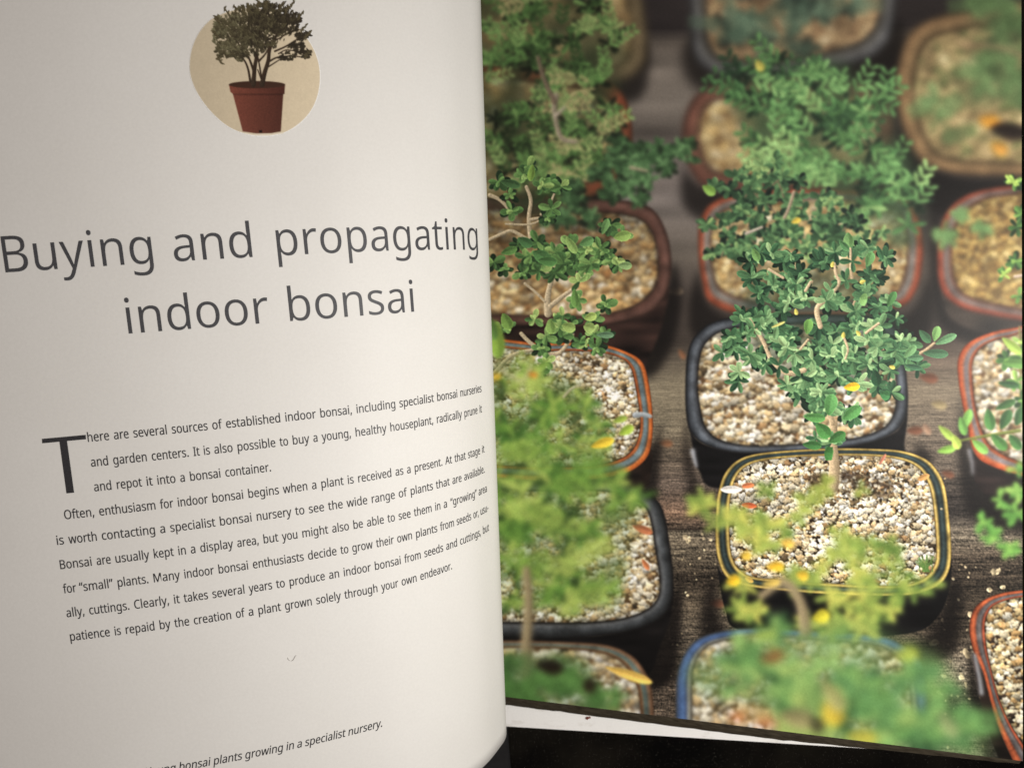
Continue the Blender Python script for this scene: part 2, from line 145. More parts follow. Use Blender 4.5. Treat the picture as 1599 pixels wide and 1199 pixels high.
# ---------------------------------------------------------------- lettering
GLYPH = json.loads(r'''{",":[430,[[[304,174,308,168,298,131],[286,90,271,47,256,3],[240,-41,222,-84,204,-128],[187,-168,170,-207,135,-207],[101,-207,66,-207,76,-166],[87,-123,97,-76,107,-30],[117,16,125,62,134,107],[141,149,146,186,196,186],[246,186,297,186,300,180]]]],"-":[516,[[[194,367,64,367,64,409],[64,451,64,492,194,492],[323,492,452,492,452,451],[452,409,452,367,323,367]]]],".":[430,[[[115,48,115,87,115,126],[125,154,144,170,164,186],[187,194,213,194,241,194],[265,186,285,170,304,154],[314,126,314,87,314,48],[304,20,285,3,265,-14],[241,-22,213,-22,187,-22],[164,-14,144,3,125,20]]]],"A":[1025,[[[924,0,874,0,828,118],[782,236,736,354,585,354],[434,354,282,354,237,236],[191,118,146,0,97,0],[49,0,0,0,149,383],[298,767,447,1150,491,1150],[534,1150,577,1150,726,767],[875,383,1023,0,974,0]],[[607,714,565,829,561,838],[556,853,549,876,541,898],[534,921,527,945,520,970],[514,988,510,1001,505,979],[499,958,493,936,487,914],[481,894,476,876,470,858],[465,842,460,829,417,714],[374,598,330,483,451,483],[572,483,693,483,650,598]]]],"B":[1043,[[[374,1145,483,1145,626,1145],[734,1124,808,1082,881,1040],[917,966,917,861,917,816],[909,777,893,742,876,707],[851,678,819,655,786,632],[746,616,699,608,699,605],[699,603,699,600,747,592],[791,578,830,558,869,538],[900,509,922,472,945,434],[956,385,956,326,956,256],[940,197,908,148,876,100],[830,63,771,38,711,13],[640,0,558,0,424,0],[290,0,156,0,156,382],[156,763,156,1145,265,1145]],[[441,658,512,658,610,658],[677,673,714,705,750,736],[768,783,768,845,768,908],[746,953,702,981,657,1008],[586,1022,489,1022,426,1022],[363,1022,300,1022,300,900],[300,779,300,658,370,658]],[[373,537,300,537,300,399],[300,260,300,122,377,122],[454,122,531,122,632,122],[703,142,743,181,782,221],[802,273,802,337,802,377],[793,413,775,443,758,473],[728,496,687,512,646,529],[590,537,520,537,446,537]]]],"C":[1014,[[[698,1034,646,1034,585,1034],[530,1024,481,1003,432,982],[390,952,356,912,322,872],[296,823,277,766,259,709],[250,644,250,573,250,478],[265,397,294,327,324,258],[368,204,426,167,484,129],[557,111,645,111,695,111],[743,115,787,123,832,132],[876,143,919,156,919,114],[919,72,919,30,876,14],[832,3,787,-5,741,-12],[687,-16,624,-16,507,-16],[410,8,332,56,254,104],[195,173,156,261,117,350],[98,454,98,574,98,661],[110,740,134,812,158,883],[193,945,240,998,286,1050],[344,1090,412,1119,481,1147],[559,1161,648,1161,707,1161],[763,1155,818,1144,872,1132],[921,1115,964,1094,945,1053],[925,1013,906,972,871,988],[832,1002,788,1015,745,1028]]]],"I":[544,[[[478,28,478,0,340,0],[202,0,64,0,64,28],[64,56,64,83,109,94],[154,104,199,114,199,419],[199,724,199,1030,154,1040],[109,1051,64,1062,64,1090],[64,1117,64,1145,202,1145],[340,1145,478,1145,478,1117],[478,1090,478,1062,433,1051],[388,1040,343,1030,343,724],[343,419,343,114,388,104],[433,94,478,83,478,56]]]],"M":[1455,[[[700,0,661,0,535,335],[410,669,284,1004,282,1004],[280,1004,277,1004,280,983],[281,955,283,922,285,889],[286,853,287,814,288,775],[289,735,289,694,289,463],[289,231,289,0,244,0],[200,0,156,0,156,382],[156,763,156,1145,227,1145],[298,1145,369,1145,487,832],[604,520,722,207,724,207],[726,207,728,207,848,520],[968,832,1087,1145,1158,1145],[1229,1145,1299,1145,1299,763],[1299,382,1299,0,1252,0],[1204,0,1156,0,1156,235],[1156,469,1156,704,1156,742],[1157,779,1158,816,1159,852],[1161,887,1163,920,1165,952],[1167,980,1168,1002,1165,1002],[1163,1002,1161,1002,1034,668],[907,334,779,0,740,0]]]],"O":[1253,[[[1155,693,1155,574,1155,485],[1144,405,1121,333,1099,261],[1065,198,1021,146,976,94],[921,53,856,26,790,-2],[714,-16,627,-16,537,-16],[459,-2,393,26,327,55],[272,95,228,147,184,199],[151,261,130,334,109,406],[98,487,98,576,98,693],[117,796,156,884,194,971],[253,1040,331,1089,410,1138],[509,1163,629,1163,743,1163],[839,1138,917,1090,995,1041],[1055,973,1095,885,1135,796]],[[250,670,250,574,250,478],[264,395,290,326,317,256],[358,203,415,165,471,128],[542,109,627,109,714,109],[785,128,840,165,895,203],[936,256,962,326,989,395],[1002,478,1002,574,1002,719],[972,832,913,913,853,995],[758,1036,629,1036,542,1036],[471,1018,415,981,358,944],[317,891,290,822,264,753]]]],"T":[892,[[[518,339,518,0,470,0],[422,0,374,0,374,339],[374,679,374,1018,254,1018],[135,1018,16,1018,16,1061],[16,1103,16,1145,302,1145],[588,1145,874,1145,874,1103],[874,1061,874,1018,755,1018],[637,1018,518,1018,518,679]]]],"Y":[908,[[[355,770,454,582,553,770],[653,957,752,1145,804,1145],[856,1145,908,1145,781,912],[653,678,526,444,526,296],[526,148,526,0,478,0],[430,0,382,0,382,146],[382,292,382,438,254,674],[127,909,0,1145,52,1145],[105,1145,157,1145,256,957]]]],"a":[900,[[[406,874,462,874,567,874],[644,851,694,805,745,759],[770,686,770,585,770,390],[770,195,770,0,736,0],[701,0,667,0,658,41],[649,81,640,122,638,122],[636,122,634,122,609,91],[584,65,557,44,531,23],[501,8,468,-2,434,-11],[393,-16,345,-16,294,-16],[247,-7,206,11,165,29],[133,57,109,95,86,133],[74,181,74,239,74,325],[107,391,175,437,242,484],[346,509,486,513,535,515],[583,516,632,518,632,535],[632,552,632,569,632,641],[616,691,585,719,554,746],[511,760,454,760,409,760],[366,754,326,740,285,727],[247,712,212,694,197,730],[183,765,168,800,206,821],[250,838,302,852,353,867]],[[546,417,504,415,397,411],[323,394,281,364,240,334],[220,292,220,237,220,189],[234,154,264,132,293,109],[331,98,377,98,450,98],[510,118,558,158,606,198],[630,260,630,343,630,369],[630,395,630,420,588,419]]]],"b":[986,[[[277,1021,277,922,277,886],[277,852,275,820,273,789],[272,764,269,746,272,746],[275,746,277,746,302,782],[336,813,379,837,421,862],[476,874,544,874,651,874],[736,837,801,763,866,688],[898,577,898,430,898,331],[883,249,854,183,825,117],[783,67,730,34,676,1],[614,-16,544,-16,476,-16],[421,-4,379,21,336,45],[302,75,277,109,274,109],[270,109,266,109,257,73],[247,36,237,0,204,0],[170,0,136,0,136,406],[136,813,136,1219,183,1219],[230,1219,277,1219,277,1120]],[[599,757,520,757,459,757],[411,746,375,723,340,700],[315,664,300,617,285,569],[277,508,277,435,277,433],[277,430,277,428,277,322],[295,241,330,185,364,129],[429,101,523,101,600,101],[657,129,695,186,733,243],[752,325,752,431,752,539],[733,621,695,675,657,730]]]],"c":[770,[[[530,-16,481,-16,405,-16],[338,-1,278,30,219,61],[172,110,139,175,105,240],[88,323,88,425,88,531],[106,617,141,683,176,750],[224,798,285,829,345,860],[414,876,491,876,535,876],[577,871,617,862,658,853],[691,842,717,829,702,790],[688,751,674,712,648,722],[618,731,584,739,550,748],[518,752,488,752,430,752],[382,740,345,715,307,691],[280,654,261,606,243,558],[234,498,234,427,234,358],[243,300,261,252,280,204],[307,167,343,143,380,118],[425,106,480,106,527,106],[568,111,604,120,640,130],[673,142,702,156,702,114],[702,72,702,30,674,16],[642,4,607,-4,572,-12]]]],"d":[986,[[[486,-16,441,-16,334,-16],[249,21,184,95,120,170],[88,281,88,428,88,576],[121,687,185,763,250,838],[336,876,443,876,488,876],[527,870,560,859,593,848],[622,832,646,813,671,794],[692,773,709,749,712,749],[715,749,719,749,717,763],[716,783,713,811,710,838],[709,860,709,876,709,990],[709,1105,709,1219,756,1219],[803,1219,850,1219,850,813],[850,406,850,0,812,0],[774,0,736,0,729,38],[722,77,715,115,713,115],[711,115,709,115,692,91],[671,69,646,49,622,29],[593,13,559,2,525,-10]],[[387,101,464,101,554,101],[618,126,655,176,692,225],[711,300,711,401,711,410],[711,418,711,427,711,534],[693,616,658,673,622,730],[557,759,462,759,386,759],[329,728,291,668,253,608],[234,527,234,425,234,322],[253,243,291,186,329,129]]]],"e":[905,[[[392,876,468,876,542,876],[605,860,658,828,711,796],[752,750,780,692,809,634],[823,566,823,488,823,459],[823,431,823,403,627,403],[430,403,234,403,236,305],[261,231,309,180,356,130],[423,104,508,104,563,104],[611,109,654,119,696,130],[739,144,784,164,784,122],[784,81,784,40,740,21],[697,7,654,-2,612,-11],[561,-16,502,-16,421,-16],[349,1,286,34,224,67],[175,116,140,182,106,248],[88,328,88,423,88,518],[104,598,136,666,167,733],[211,785,269,821,326,858]],[[515,760,467,760,399,760],[346,739,307,695,268,652],[245,592,237,515,383,515],[529,515,675,515,675,564],[668,607,653,643,638,679],[615,708,585,729,554,750]]]],"f":[552,[[[532,787,532,751,460,751],[388,751,316,751,316,500],[316,250,316,0,269,0],[222,0,175,0,175,250],[175,500,175,751,125,751],[74,751,24,751,24,773],[24,794,24,816,74,832],[125,848,175,864,175,881],[175,898,175,914,175,988],[186,1048,208,1094,230,1140],[261,1173,303,1195,345,1216],[395,1227,454,1227,488,1227],[519,1224,548,1218,576,1212],[600,1206,621,1198,608,1161],[596,1124,584,1087,567,1093],[547,1098,524,1103,502,1109],[479,1111,455,1111,408,1111],[373,1096,350,1064,327,1033],[316,983,316,916,316,897],[316,878,316,860,388,860],[460,860,532,860,532,823]]]],"g":[986,[[[331,876,441,876,498,876],[549,865,594,844,640,822],[678,790,711,746,713,746],[716,746,719,746,725,784],[731,822,738,860,775,860],[813,860,850,860,850,568],[850,277,850,-14,850,-96],[836,-164,808,-219,781,-274],[738,-315,682,-343,625,-371],[553,-385,465,-385,403,-385],[346,-380,294,-371,242,-362],[196,-349,156,-330,156,-287],[156,-244,156,-200,196,-222],[244,-238,298,-250,353,-262],[411,-268,473,-268,547,-268],[605,-246,647,-203,689,-160],[711,-101,711,-26,711,-14],[711,-3,711,8,711,21],[711,39,712,63,713,87],[714,104,715,114,713,114],[711,114,709,114,679,70],[642,37,597,16,553,-5],[501,-16,443,-16,331,-16],[245,23,182,101,119,179],[88,288,88,428,88,565],[119,674,182,755,245,835]],[[518,757,460,757,412,757],[371,744,338,719,304,693],[278,655,261,606,243,557],[234,497,234,427,234,321],[254,240,293,184,332,128],[389,99,464,99,507,99],[545,105,576,116,607,128],[632,145,653,169,673,193],[688,224,698,261,707,299],[712,343,712,395,712,406],[712,417,712,428,712,506],[703,569,686,617,668,666],[640,701,603,723,566,746]]]],"h":[991,[[[277,980,277,861,277,841],[277,820,275,799,273,777],[272,758,269,741,273,741],[276,741,279,741,297,771],[320,796,348,815,376,834],[407,849,441,859,475,869],[511,874,547,874,616,874],[674,863,721,841,767,819],[802,785,826,739,850,693],[861,634,861,560,861,373],[861,187,861,0,815,0],[768,0,722,0,722,183],[722,367,722,550,722,620],[706,671,675,706,644,740],[596,757,529,757,465,757],[415,745,379,721,342,697],[316,662,301,615,285,569],[277,512,277,444,277,296],[277,148,277,0,230,0],[183,0,136,0,136,406],[136,813,136,1219,183,1219],[230,1219,277,1219,277,1100]]]],"i":[414,[[[230,860,277,860,277,573],[277,287,277,0,230,0],[183,0,136,0,136,287],[136,573,136,860,183,860]],[[185,1182,209,1182,230,1182],[249,1175,265,1160,282,1146],[290,1123,290,1092,290,1062],[282,1040,265,1025,249,1010],[230,1002,209,1002,185,1002],[165,1010,149,1025,133,1040],[125,1062,125,1092,125,1123],[133,1146,149,1160,165,1175]]]],"k":[856,[[[276,794,276,582,276,565],[275,543,273,515,272,487],[271,463,269,443,272,443],[274,443,276,443,282,451],[292,464,305,480,318,496],[331,512,344,528,357,545],[369,559,379,569,470,666],[561,763,653,860,708,860],[763,860,818,860,702,737],[586,615,470,492,594,328],[718,164,842,0,785,0],[729,0,672,0,573,134],[473,267,374,401,341,373],[308,344,276,316,276,211],[276,105,276,0,229,0],[183,0,136,0,136,406],[136,813,136,1219,183,1219],[229,1219,276,1219,276,1007]]]],"l":[414,[[[277,406,277,0,230,0],[183,0,136,0,136,406],[136,813,136,1219,183,1219],[230,1219,277,1219,277,813]]]],"m":[1500,[[[1024,876,1079,876,1177,876],[1249,851,1298,801,1346,751],[1370,671,1370,560,1370,373],[1370,187,1370,0,1323,0],[1277,0,1230,0,1230,184],[1230,369,1230,553,1230,621],[1216,671,1188,706,1159,740],[1115,757,1055,757,972,757],[912,733,877,685,841,637],[823,567,823,475,823,316],[823,158,823,0,776,0],[730,0,683,0,683,184],[683,369,683,553,683,598],[677,636,664,666,651,697],[632,720,606,735,581,750],[547,757,507,757,449,757],[404,745,370,721,337,697],[314,662,299,616,285,570],[277,513,277,446,277,297],[277,149,277,0,230,0],[183,0,136,0,136,287],[136,573,136,860,174,860],[212,860,250,860,257,821],[264,782,271,743,274,743],[276,743,279,743,297,773],[319,797,346,817,372,837],[401,852,433,861,465,871],[498,876,532,876,599,876],[654,864,698,840,743,817],[775,781,796,731,798,731],[801,731,804,731,832,781],[872,817,921,840,971,864]]]],"n":[991,[[[514,876,550,876,653,876],[730,851,783,801,835,751],[861,671,861,560,861,373],[861,187,861,0,815,0],[768,0,722,0,722,183],[722,367,722,550,722,620],[706,671,675,706,644,740],[596,757,529,757,434,757],[368,730,332,677,296,623],[277,546,277,446,277,297],[277,149,277,0,230,0],[183,0,136,0,136,287],[136,573,136,860,174,860],[212,860,250,860,257,821],[264,782,271,743,274,743],[276,743,279,743,298,773],[322,797,350,817,379,837],[410,852,444,861,478,871]]]],"o":[970,[[[884,527,884,431,884,360],[874,296,856,241,837,186],[810,140,775,101,741,63],[698,33,649,14,599,-6],[544,-16,483,-16,426,-16],[374,-6,326,14,277,33],[236,63,200,101,165,140],[138,186,118,241,98,296],[88,360,88,431,88,527],[104,607,136,673,168,739],[214,789,274,824,334,858],[405,876,488,876,566,876],[634,858,694,824,753,789],[800,739,833,673,867,607]],[[234,533,234,431,234,364],[243,306,261,256,278,206],[306,168,343,141,381,114],[428,101,486,101,544,101],[591,114,629,141,666,168],[694,206,711,256,729,306],[738,364,738,431,738,500],[729,558,711,606,692,654],[665,692,628,718,591,744],[543,757,484,757,397,757],[333,728,294,670,254,613]]]],"p":[986,[[[499,876,545,876,651,876],[736,839,801,765,866,691],[898,580,898,431,898,334],[883,252,854,185,825,118],[783,68,731,34,678,1],[615,-16,544,-16,500,-16],[461,-10,427,2,392,13],[363,29,339,47,315,66],[295,87,277,109,274,109],[271,109,268,109,270,91],[272,68,274,40,276,12],[277,-12,277,-32,277,-150],[277,-267,277,-385,230,-385],[183,-385,136,-385,136,30],[136,445,136,860,175,860],[213,860,252,860,258,821],[265,782,271,743,273,743],[275,743,277,743,295,767],[315,790,339,810,363,830],[392,846,426,858,460,870]],[[599,757,520,757,462,757],[415,746,380,724,345,702],[319,669,303,626,287,582],[279,526,277,459,277,450],[277,441,277,431,277,361],[285,301,300,252,315,203],[340,165,376,140,412,114],[461,101,523,101,575,101],[618,115,652,144,686,173],[711,213,727,262,744,312],[752,369,752,433,752,531],[733,610,695,669,657,728]]]],"r":[662,[[[498,876,537,876,553,876],[571,875,589,873,608,872],[624,869,638,866,632,823],[627,779,621,736,607,739],[592,742,575,744,558,746],[543,747,528,747,495,747],[463,740,433,727,403,713],[376,693,353,668,329,643],[311,613,298,577,284,542],[277,503,277,459,277,306],[277,153,277,0,230,0],[183,0,136,0,136,287],[136,573,136,860,175,860],[213,860,252,860,257,807],[262,755,268,702,270,702],[272,702,274,702,292,735],[314,764,340,790,366,816],[395,837,428,852,461,868]]]],"s":[768,[[[696,283,696,237,696,182],[682,135,654,98,627,60],[587,32,536,13,484,-6],[423,-16,353,-16,293,-16],[241,-11,198,-2,155,8],[117,21,83,38,83,81],[83,124,83,167,118,150],[159,134,208,119,256,105],[306,98,356,98,428,98],[480,109,512,132,544,155],[560,186,560,225,560,246],[554,265,542,282,530,299],[509,316,479,334,448,351],[405,370,348,391,292,413],[245,434,205,455,166,477],[135,503,114,532,92,562],[82,601,82,648,82,721],[111,777,171,816,230,856],[308,876,404,876,457,876],[505,871,551,860,596,850],[639,836,678,818,662,781],[646,743,630,706,594,721],[556,733,516,744,477,755],[436,760,395,760,337,760],[293,751,262,732,232,713],[217,688,217,656,217,632],[223,612,237,596,251,579],[275,563,307,548,340,532],[383,513,438,492,492,472],[539,451,577,430,616,408],[645,383,666,352,686,322]]]],"t":[579,[[[384,99,423,99,445,99],[467,101,489,105,512,109],[530,113,544,117,544,81],[544,45,544,10,529,2],[507,-4,480,-9,452,-14],[425,-16,399,-16,354,-16],[313,-8,275,7,237,23],[206,50,183,88,159,127],[148,181,148,250,148,417],[148,584,148,751,107,751],[66,751,26,751,26,773],[26,796,26,818,67,837],[108,855,149,874,168,935],[187,996,205,1057,233,1057],[261,1057,289,1057,289,991],[289,925,289,860,372,860],[454,860,537,860,537,823],[537,787,537,751,454,751],[372,751,289,751,289,585],[289,419,289,253,289,201],[301,162,326,137,352,112]]]],"u":[991,[[[808,860,855,860,855,573],[855,287,855,0,816,0],[778,0,739,0,732,38],[725,76,719,114,716,114],[714,114,712,114,694,84],[670,59,642,40,613,21],[581,7,547,-2,513,-11],[477,-16,439,-16,371,-16],[314,-5,267,17,221,39],[186,73,162,119,138,165],[127,224,127,297,127,484],[127,672,127,860,174,860],[222,860,269,860,269,675],[269,491,269,306,269,238],[285,187,316,152,347,118],[395,101,460,101,524,101],[575,113,612,137,649,161],[675,196,690,243,706,289],[714,346,714,412,714,561],[714,711,714,860,761,860]]]],"v":[815,[[[380,0,326,0,217,287],[109,573,0,860,50,860],[101,860,151,860,212,691],[273,522,334,353,342,329],[351,303,361,274,370,245],[379,218,387,192,394,165],[399,143,403,125,405,125],[407,125,409,125,413,143],[419,166,427,192,435,219],[445,247,455,276,465,305],[474,330,481,353,542,522],[603,691,664,860,714,860],[765,860,815,860,706,573],[597,287,488,0,434,0]]]],"w":[1261,[[[740,325,691,486,685,508],[678,531,672,553,666,574],[660,595,655,615,650,635],[646,653,642,670,637,688],[634,702,632,714,630,714],[628,714,626,714,623,702],[620,688,617,670,613,653],[609,635,604,614,599,594],[594,573,588,551,582,529],[575,507,568,484,516,323],[465,163,414,2,360,2],[307,2,253,2,175,288],[96,575,18,861,66,861],[115,861,164,861,203,708],[243,555,282,403,291,372],[299,340,306,309,314,277],[321,247,326,219,332,191],[336,166,338,146,341,146],[343,146,345,146,348,159],[352,175,356,194,360,213],[365,234,370,255,374,276],[380,298,386,319,392,341],[397,360,403,377,453,538],[504,700,555,861,606,861],[658,861,709,861,758,700],[807,538,856,377,864,352],[872,326,880,298,888,271],[895,244,901,217,908,191],[912,168,914,148,916,148],[918,148,921,148,923,166],[927,188,933,216,939,243],[945,273,953,306,962,338],[970,370,978,403,1018,555],[1059,708,1099,861,1147,861],[1195,861,1243,861,1163,575],[1084,288,1004,2,949,2],[894,2,839,2,790,163]]]],"y":[818,[[[117,572,2,860,52,860],[102,860,152,860,214,697],[276,534,338,370,349,342],[359,314,368,287,377,260],[385,234,393,209,400,184],[406,160,411,136,413,136],[415,136,417,136,423,163],[434,198,447,241,461,285],[476,328,491,372,549,535],[607,697,666,860,716,860],[767,860,818,860,694,534],[571,207,447,-119,427,-172],[403,-219,376,-259,349,-299],[316,-330,277,-352,238,-374],[190,-385,135,-385,109,-385],[87,-384,67,-381,48,-378],[32,-375,18,-372,18,-335],[18,-297,18,-260,29,-262],[44,-264,60,-266,77,-268],[94,-269,112,-269,145,-269],[174,-263,198,-251,222,-239],[243,-221,260,-198,277,-175],[291,-148,303,-117,318,-79],[333,-41,348,-3,233,284]]]],"“":[576,[[[522,1145,557,1145,547,1105],[537,1061,526,1014,515,967],[506,921,497,876,489,831],[482,790,476,752,426,752],[375,752,324,752,320,758],[316,764,313,770,322,807],[335,848,350,891,365,934],[381,978,399,1022,418,1065],[435,1107,452,1145,487,1145]],[[226,1145,260,1145,250,1105],[240,1061,229,1014,219,967],[209,921,200,876,192,831],[185,790,180,752,129,752],[79,752,29,752,26,758],[22,764,19,770,29,807],[41,848,56,891,71,934],[87,978,105,1022,123,1065],[140,1107,157,1145,191,1145]]]],"”":[576,[[[553,1133,557,1128,547,1090],[535,1049,520,1006,505,962],[488,918,471,875,453,832],[436,791,419,752,383,752],[348,752,313,752,323,793],[334,836,344,883,354,929],[364,975,373,1021,382,1066],[389,1108,395,1145,445,1145],[495,1145,545,1145,549,1139]],[[256,1133,260,1128,250,1090],[238,1049,223,1006,208,962],[192,918,174,875,156,832],[139,791,122,752,88,752],[53,752,19,752,27,782],[34,814,42,848,49,883],[56,917,63,952,70,987],[77,1021,83,1054,88,1087],[94,1117,98,1145,148,1145],[198,1145,249,1145,252,1139]]]]," ":[417,[]]}''')
def text_advance(t): return sum(GLYPH[c][0] for c in t) / 2000.

def glyph_outline(sp, hs, vs, sl, bold):
    """one contour sampled to points (page units), grown outwards by bold"""
    P = []; n = len(sp)
    for i in range(n):
        a, b = sp[i], sp[(i + 1) % n]; p0, p1, p2, p3 = (np.array(q, float) for q in (a[2:4], a[4:6], b[0:2], b[2:4]))
        straight = abs(np.cross(p1 - p0, p3 - p0)) + abs(np.cross(p2 - p0, p3 - p0)) < 900
        for t in ([0.] if straight else np.linspace(0, 1, 6)[:-1]):
            P.append(p0 * (1 - t) ** 3 + 3 * p1 * t * (1 - t) ** 2 + 3 * p2 * t * t * (1 - t) + p3 * t ** 3)
    P = np.array(P) / 2000.; P = P[np.linalg.norm(P - np.roll(P, 1, 0), axis=1) > 1e-4]
    P = np.stack([P[:, 0] * hs + P[:, 1] * vs * sl, P[:, 1] * vs], -1)
    e = np.roll(P, -1, 0) - P; e /= np.linalg.norm(e, axis=1)[:, None]; nrm = np.stack([-e[:, 1], e[:, 0]], -1)   # left of travel = outside the ink
    m = nrm + np.roll(nrm, 1, 0); k = np.maximum((m * nrm).sum(1), .7)
    return P + bold * m / k[:, None]

_glyph_cache = {}
def fill_loops(loops):
    """flat fill of closed outlines -> (vertices, polygons); drawn at 50x, the fill is exact there"""
    cu = bpy.data.curves.new('t', 'CURVE'); cu.dimensions = '2D'; cu.fill_mode = 'FRONT'
    for r in loops:
        S = cu.splines.new('POLY'); S.points.add(len(r) - 1); S.use_cyclic_u = True
        for p, q in zip(S.points, r): p.co = (50 * q[0], 50 * q[1], 0, 1)
    o = bpy.data.objects.new('t', cu); me = o.to_mesh()
    V = np.array([v.co[:2] for v in me.vertices]) / 50.; F = [tuple(p.vertices) for p in me.polygons]
    o.to_mesh_clear(); bpy.data.objects.remove(o); bpy.data.curves.remove(cu); return V, F

def curve_mesh(entries, bold, rects=()):
    """entries: (text, s, Y, horizontal size, vertical size, slant); letters filled one by one, flat in page space"""
    VV, FF, n = [], [], 0
    def add(V, F, dx, dy):
        nonlocal n
        VV.extend((x + dx, y + dy, 0.) for x, y in V); FF.extend(tuple(i + n for i in f) for f in F); n += len(V)
    for t, s, Y, hs, vs, sl in entries:
        for ch in t:
            adv, sps = GLYPH[ch]; key = (ch, round(hs, 3), vs, sl, bold)
            if sps:
                if key not in _glyph_cache: _glyph_cache[key] = fill_loops([glyph_outline(sp, key[1], vs, sl, bold) for sp in sps])
                add(*_glyph_cache[key], s, Y)
            s += adv / 2000. * hs
    for r in rects: add(*fill_loops([r]), 0, 0)
    me = bpy.data.meshes.new('t'); me.from_pydata(VV, [], FF); return me

def print_on_leaf(name, me, mat, parent, label=None, step=.22, off=.012):
    bm = bmesh.new(); bm.from_mesh(me)
    xs = [v.co.x for v in bm.verts]
    for c in np.arange(math.floor(min(xs) / step) * step, max(xs), step):
        bmesh.ops.bisect_plane(bm, geom=bm.verts[:] + bm.edges[:] + bm.faces[:], dist=1e-6, plane_co=(c, 0, 0), plane_no=(1, 0, 0))
    bmesh.ops.triangulate(bm, faces=bm.faces[:])
    P = np.array([v.co[:2] for v in bm.verts]); Q = leaf_point(P[:, 0], P[:, 1], off)
    for v, q in zip(bm.verts, Q): v.co = q
    bmesh.ops.recalc_face_normals(bm, faces=bm.faces[:])
    bm.normal_update()
    if sum(f.normal.z for f in bm.faces) < 0: bmesh.ops.reverse_faces(bm, faces=bm.faces[:])
    m2 = bpy.data.meshes.new(name); bm.to_mesh(m2); bm.free(); return link(name, m2, mat, parent, label)

# ---------------------------------------------------------------- print raster
# The printed pictures are rasterised here in their own flat picture space (u right, v down).
OU, OV, PW, PH = 745, -10, 856, 1212          # picture origin and size

def srgb2lin(c):
    c = np.clip(c, 0, 1)
    return np.where(c <= .04045, c / 12.92, ((c + .055) / 1.055) ** 2.4)

def vnoise(rng, h, w, sy, sx):
    """smooth value noise about 0, cell size sy x sx"""
    gh, gw = int(h / sy) + 3, int(w / sx) + 3
    g = rng.standard_normal((gh, gw)).astype(np.float32)
    y = np.arange(h) / sy; x = np.arange(w) / sx
    iy = y.astype(int); fy = (y - iy); fy = (fy * fy * (3 - 2 * fy))[:, None]
    ix = x.astype(int); fx = (x - ix); fx = (fx * fx * (3 - 2 * fx))[None, :]
    a = g[iy][:, ix]; b = g[iy][:, ix + 1]; c = g[iy + 1][:, ix]; d = g[iy + 1][:, ix + 1]
    return (a * (1 - fx) + b * fx) * (1 - fy) + (c * (1 - fx) + d * fx) * fy

def blur1(a, s, axis):
    r = max(1, int(2.6 * s + .5)); k = np.exp(-.5 * (np.arange(-r, r + 1) / s) ** 2); k /= k.sum()
    pad = [(0, 0)] * a.ndim; pad[axis] = (r, r)
    p = np.pad(a, pad, 'edge'); n = a.shape[axis]; o = np.zeros_like(a)
    for i, kk in enumerate(k):
        sl = [slice(None)] * a.ndim; sl[axis] = slice(i, i + n)
        o += p[tuple(sl)] * np.float32(kk)
    return o

def blur(a, s):
    return a if s < .25 else blur1(blur1(a, s, 0), s, 1)

def spline(pts, closed=True, n=8):
    p = np.array(pts, float); m = len(p); out = []
    rng_ = range(m if closed else m - 1)
    for i in rng_:
        if closed: a, b, c, d = p[i - 1], p[i], p[(i + 1) % m], p[(i + 2) % m]
        else: a, b, c, d = p[max(i - 1, 0)], p[i], p[i + 1], p[min(i + 2, m - 1)]
        for t in np.linspace(0, 1, n, endpoint=False):
            out.append(.5 * (2 * b + (c - a) * t + (2 * a - 5 * b + 4 * c - d) * t * t + (3 * b - a - 3 * c + d) * t ** 3))
    if not closed: out.append(p[-1])
    return np.array(out)

